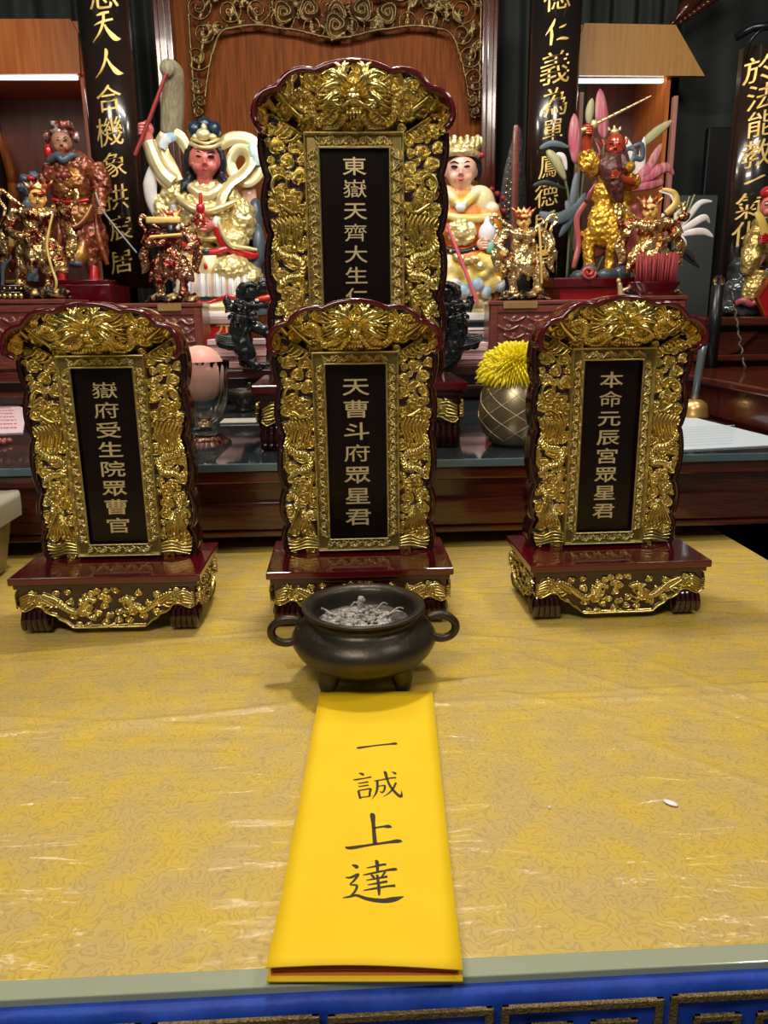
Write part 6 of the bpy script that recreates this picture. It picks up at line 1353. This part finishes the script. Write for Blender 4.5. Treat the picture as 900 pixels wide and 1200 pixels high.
# white reflection of a lamp built as a solid oval, and a crumb
for (px, py, l, lab) in ((786, 941, .0068, 'white oval standing for a lamp reflection, on the right of the brocade'), (644, 946, .0016, 'tiny white crumb left of the white oval on the brocade')):
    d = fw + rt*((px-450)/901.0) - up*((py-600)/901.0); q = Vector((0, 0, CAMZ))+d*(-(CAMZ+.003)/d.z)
    ell(bb := bmesh.new(), (0, 0, 0), (l, l*.45+.0004, .0011), 12, 8); o = bobj('white_speck', bb, mat('speck_white', (.9, .9, .9), .4), None, True); o.location = (q.x, q.y, -.0028); o.rotation_euler = (0, 0, -.75); tagit(o, lab, 'speck')

# ================================================================ flowers, incense and pieces at the back
def px3(px, py, Y): return at(px, py, Y)
LPINK = mat('pink_lily_petal', (0.50, 0.10, 0.15), .5, 0, (0.66, 0.42, 0.36), 10, stretch=(9, 9, 1), ramp=(.45, .75), sss=.1)
LWHITE = mat('white_lily_petal', (0.80, 0.76, 0.74), .5, 0, (0.70, 0.42, 0.46), 12, ramp=(.55, .75), sss=.1)
LGREEN = mat('pale_green_petal', (0.36, 0.38, 0.16), .5, 0, (0.48, 0.42, 0.24), 12, stretch=(8, 8, 1)); LSTEM = mat('olive_stem', (.10, .12, .05), .5); LLEAF = mat('blue_grey_leaf', (.07, .10, .12), .4, 0, (.16, .20, .23), 8); LDARK = mat('dark_leaf', (.02, .025, .025), .4)
def lily(label, base, Y, parts, group='lilies in the glass vase'):
    r = thing('lily', label, 'flower', at(base[0], base[1], Y), group=group); o_ = Vector(r.location)
    for (nm, pts, wmax, m, fl) in parts:
        P = spline([px3(p[0], p[1], Y-(p[2] if len(p) > 2 else 0)*.003)-o_ for p in pts], 5); n = len(P); kk = Y/901
        rad = [kk*wmax*(.78 if m is not LWHITE else .62)*(.10+.90*math.sin(PI*min(1, .06+i/(n-1)*.94))**.8) if nm in ('petal', 'bud', 'leaf') else kk*wmax for i in range(n)]
        bobj(nm, tube(bmesh.new(), P, rad, 10, 0, fl), m, r, True)
YV = 2.90
lily('three pink and green lily buds standing behind the red-faced general', (668, 330), YV, [('bud', [(675, 192), (673, 162), (673, 133)], 9, LPINK, .6), ('bud', [(690, 146), (691, 130), (694, 115)], 6, LGREEN, .7), ('bud', [(708, 163), (705, 134), (703, 104)], 9.5, LPINK, .6),
     ('stem', [(675, 192), (672, 240), (668, 330)], 1.5, LSTEM, 1), ('stem', [(690, 146), (682, 220), (670, 330)], 1.3, LSTEM, 1), ('stem', [(708, 163), (700, 240), (672, 330)], 1.5, LSTEM, 1)])
lily('closed cream lily bud and blue-grey leaves before the right couplet board', (664, 330), YV-.06, [('bud', [(641, 176, 2), (652, 190, 3), (663, 212, 2)], 7, LGREEN, .7), ('petal', [(652, 180, 4), (660, 184, 4), (664, 200, 3)], 5, LWHITE, .4), ('leaf', [(632, 174, 4), (648, 168, 6), (668, 173, 3)], 4.5, LLEAF, .3), ('leaf', [(632, 250, 6), (655, 256, 8), (676, 244, 4), (686, 226, 0)], 9, LLEAF, .3),
     ('leaf', [(664, 235, 4), (668, 256, 6), (655, 278, 6)], 7, LLEAF, .3), ('leaf', [(676, 202, 0), (673, 225, 2), (668, 250, 2)], 6, LLEAF, .4), ('leaf', [(624, 218, 4), (640, 214, 5), (664, 222, 3)], 4, LDARK, .3), ('stem', [(662, 210), (668, 250), (664, 330)], 1.6, LSTEM, 1)])
lily('pink open lily with a long pale green leaf, right of the red-faced general', (680, 370), YV, [('leaf', [(750, 172), (768, 156), (788, 141)], 7, LGREEN, .35), ('petal', [(748, 218, 6), (744, 190, 8), (733, 160, 6)], 8, LWHITE, .35), ('petal', [(750, 215, 6), (752, 190, 10), (755, 160, 8)], 7, LWHITE, .35), ('petal', [(748, 220, 4), (764, 190, 4), (776, 168, 2)], 7, LPINK, .35),
     ('petal', [(736, 218, 8), (758, 208, 12), (780, 196, 8), (790, 205, 4)], 8, LPINK, .35), ('petal', [(736, 222, 8), (756, 218, 12), (772, 214, 8), (778, 214, 6)], 7, LPINK, .35), ('petal', [(742, 216, 8), (756, 202, 12), (766, 190, 10)], 8, LPINK, .4), ('stem', [(738, 222), (726, 260), (698, 320), (680, 370)], 1.6, LSTEM, 1)])
lily('white open lily with curled petals beside the grey panel', (780, 345), 2.66, [('petal', [(793, 272, 6), (806, 255, 8), (820, 238, 8), (835, 236, 4)], 6, LWHITE, .35), ('petal', [(794, 274, 6), (812, 262, 10), (826, 255, 8), (832, 262, 4)], 7, LWHITE, .35), ('petal', [(795, 276, 6), (812, 272, 10), (826, 272, 8), (836, 278, 6)], 7, LWHITE, .35), ('petal', [(795, 274, 6), (800, 286, 10), (798, 292, 8)], 8, LWHITE, .35), ('petal', [(792, 274, 4), (782, 264, 4), (776, 250, 2)], 7, LWHITE, .35), ('petal', [(790, 268, 0), (794, 246, 0), (788, 228, -2), (772, 224, -4)], 7, LWHITE, .35),
     ('stamen', [(794, 272, 6), (802, 250, 10), (808, 230, 12)], .7, LGREEN, 1), ('stamen', [(794, 272, 6), (806, 248, 10), (814, 228, 12)], .7, LGREEN, 1), ('stamen', [(794, 272, 6), (800, 246, 10), (803, 236, 12)], .7, LGREEN, 1), ('leaf', [(790, 290, 2), (804, 300, 2), (820, 314, 0)], 5, LDARK, .3), ('leaf', [(786, 292, 2), (806, 296, 4), (814, 306, 4)], 4, LDARK, .3), ('stem', [(793, 274), (788, 300), (780, 345)], 1.6, LSTEM, 1)], group=None)
gv = Fig('glass_vase', 'tall cloudy glass vase holding the lilies, before the right couplet board', 'vase', 668, 396, YV); a = gv.o
bobj('vase_body', lathe(bmesh.new(), [(0, 0), (.060, 0), (.062, .006), (.062, .36), (.058, .36), (.057, .010), (0, .008)], 40), GLASS, gv.root, True); gv.root.location = (a.x, YV, .2635)
vv = thing('glass_vase', 'glass vase with the white lily, hidden low behind the gilt warrior', 'vase', (at(780, 345, 2.66).x, 2.66, .3925)); bobj('vase_body', lathe(bmesh.new(), [(0, 0), (.035, 0), (.036, .005), (.03, .11), (.027, .11), (.032, .008), (0, .008)], 32), GLASS, vv, True)
# bundle of red incense sticks in a lacquer bowl
IN = mat('red_incense', (0.33, 0.030, 0.030), .6, 0, (.24, .02, .022), 60)
z0 = W4.o.z; bw_ = thing('incense_bowl', 'dark red lacquer bowl holding a dense bundle of red incense sticks', 'bowl', (at(767, 350, 2.365).x, 2.372, z0))
bobj('bowl_body', lathe(bmesh.new(), [(0, 0), (.055, 0), (.060, .012), (.078, .034), (.080, .040), (.074, .040), (.070, .032), (0, .02)], 48), LACQ, bw_, True)
bw_.scale = (1, .36, 1)
sb = thing('incense_bundle', 'dense bundle of upright red incense sticks in the lacquer bowl', 'incense', (bw_.location.x, 2.372, z0+.021)); rs = random.Random(8)
for k in range(110):
    x = rs.uniform(-.064, .064); y = rs.uniform(-.018, .018)*math.sqrt(max(.1, 1-(x/.068)**2)); h_ = rs.uniform(.080, .105)
    bobj('incense_stick', tube(bmesh.new(), [(x*.92, y, 0), (x+rs.uniform(-.003, .003), y+rs.uniform(-.002, .002), h_)], .0024, 6), IN, sb)
tg = Fig('gold_figurine', 'tiny gold figurine before the red block, right tablet behind the hood', 'figurine', 727, 352, 2.40); tg.part('body', [('t', [(728, 352, 0), (727, 340, 0), (726, 332, 0)], [4, 3, 2.4]), ('e', 725, 329, 0, 2.6, 2.4, 2.8), ('t', [(728, 341, 0), (736, 338, 2), (741, 335, 2)], [2, 1.8, 1.4]), ('t', [(730, 346, 0), (738, 349, 2)], [2.4, 2])], mat('pale_gold_figurine', (.7, .55, .3), .3, .5), .6, 1); tg.root['label'] = 'tiny pale gold figurine standing before the red block'
# slat and dark spire between the right goddess and the couplet board
sl = Fig('wooden_slat', 'narrow brown wooden slat standing left of the right couplet board', 'slat', 602, 400, 3.0); sl.part('slat', [('t', [(601, 396, 0), (602, 300, 0), (604, 180, 0), (605, 152, 0), (605, 146, 0)], [4, 4, 4, 3.6, 2], .4)], RWOOD)
sp = Fig('dark_spire', 'black feathered spire with gilt beads beside the wooden slat', 'ornament', 600, 396, 3.08); sp.part('spire', [('t', [(600, 392, 0), (599, 330, 0), (600, 260, 0), (603, 200, 0), (608, 150, 0)], [22, 22, 18, 12, 3], .4)], CARVE if False else mat('black_feathers', (.012, .012, .012), .5, bump=1, bscale=60))
for k in range(22): sp.part('gilt_bead', [('e', 597-.4*k+(5 if k % 2 else 0), 186+4.0*k, 9, 1.4, 1.2, 1.4)], GOLD)
rf = Fig('red_flower_spray', 'small dark red flowers beside the right goddess shoulder', 'flowers', 580, 300, 3.0)
for k in range(7): rf.part('blossom', [('e', 576+6*(k % 3)+k*.5, 222+5*k, 0, 3.4, 3, 3.2)], REDROD)
rf.part('stem', [('t', [(578, 226, -2), (584, 262, -2), (586, 392, -2)], 1.2)], LDARK)
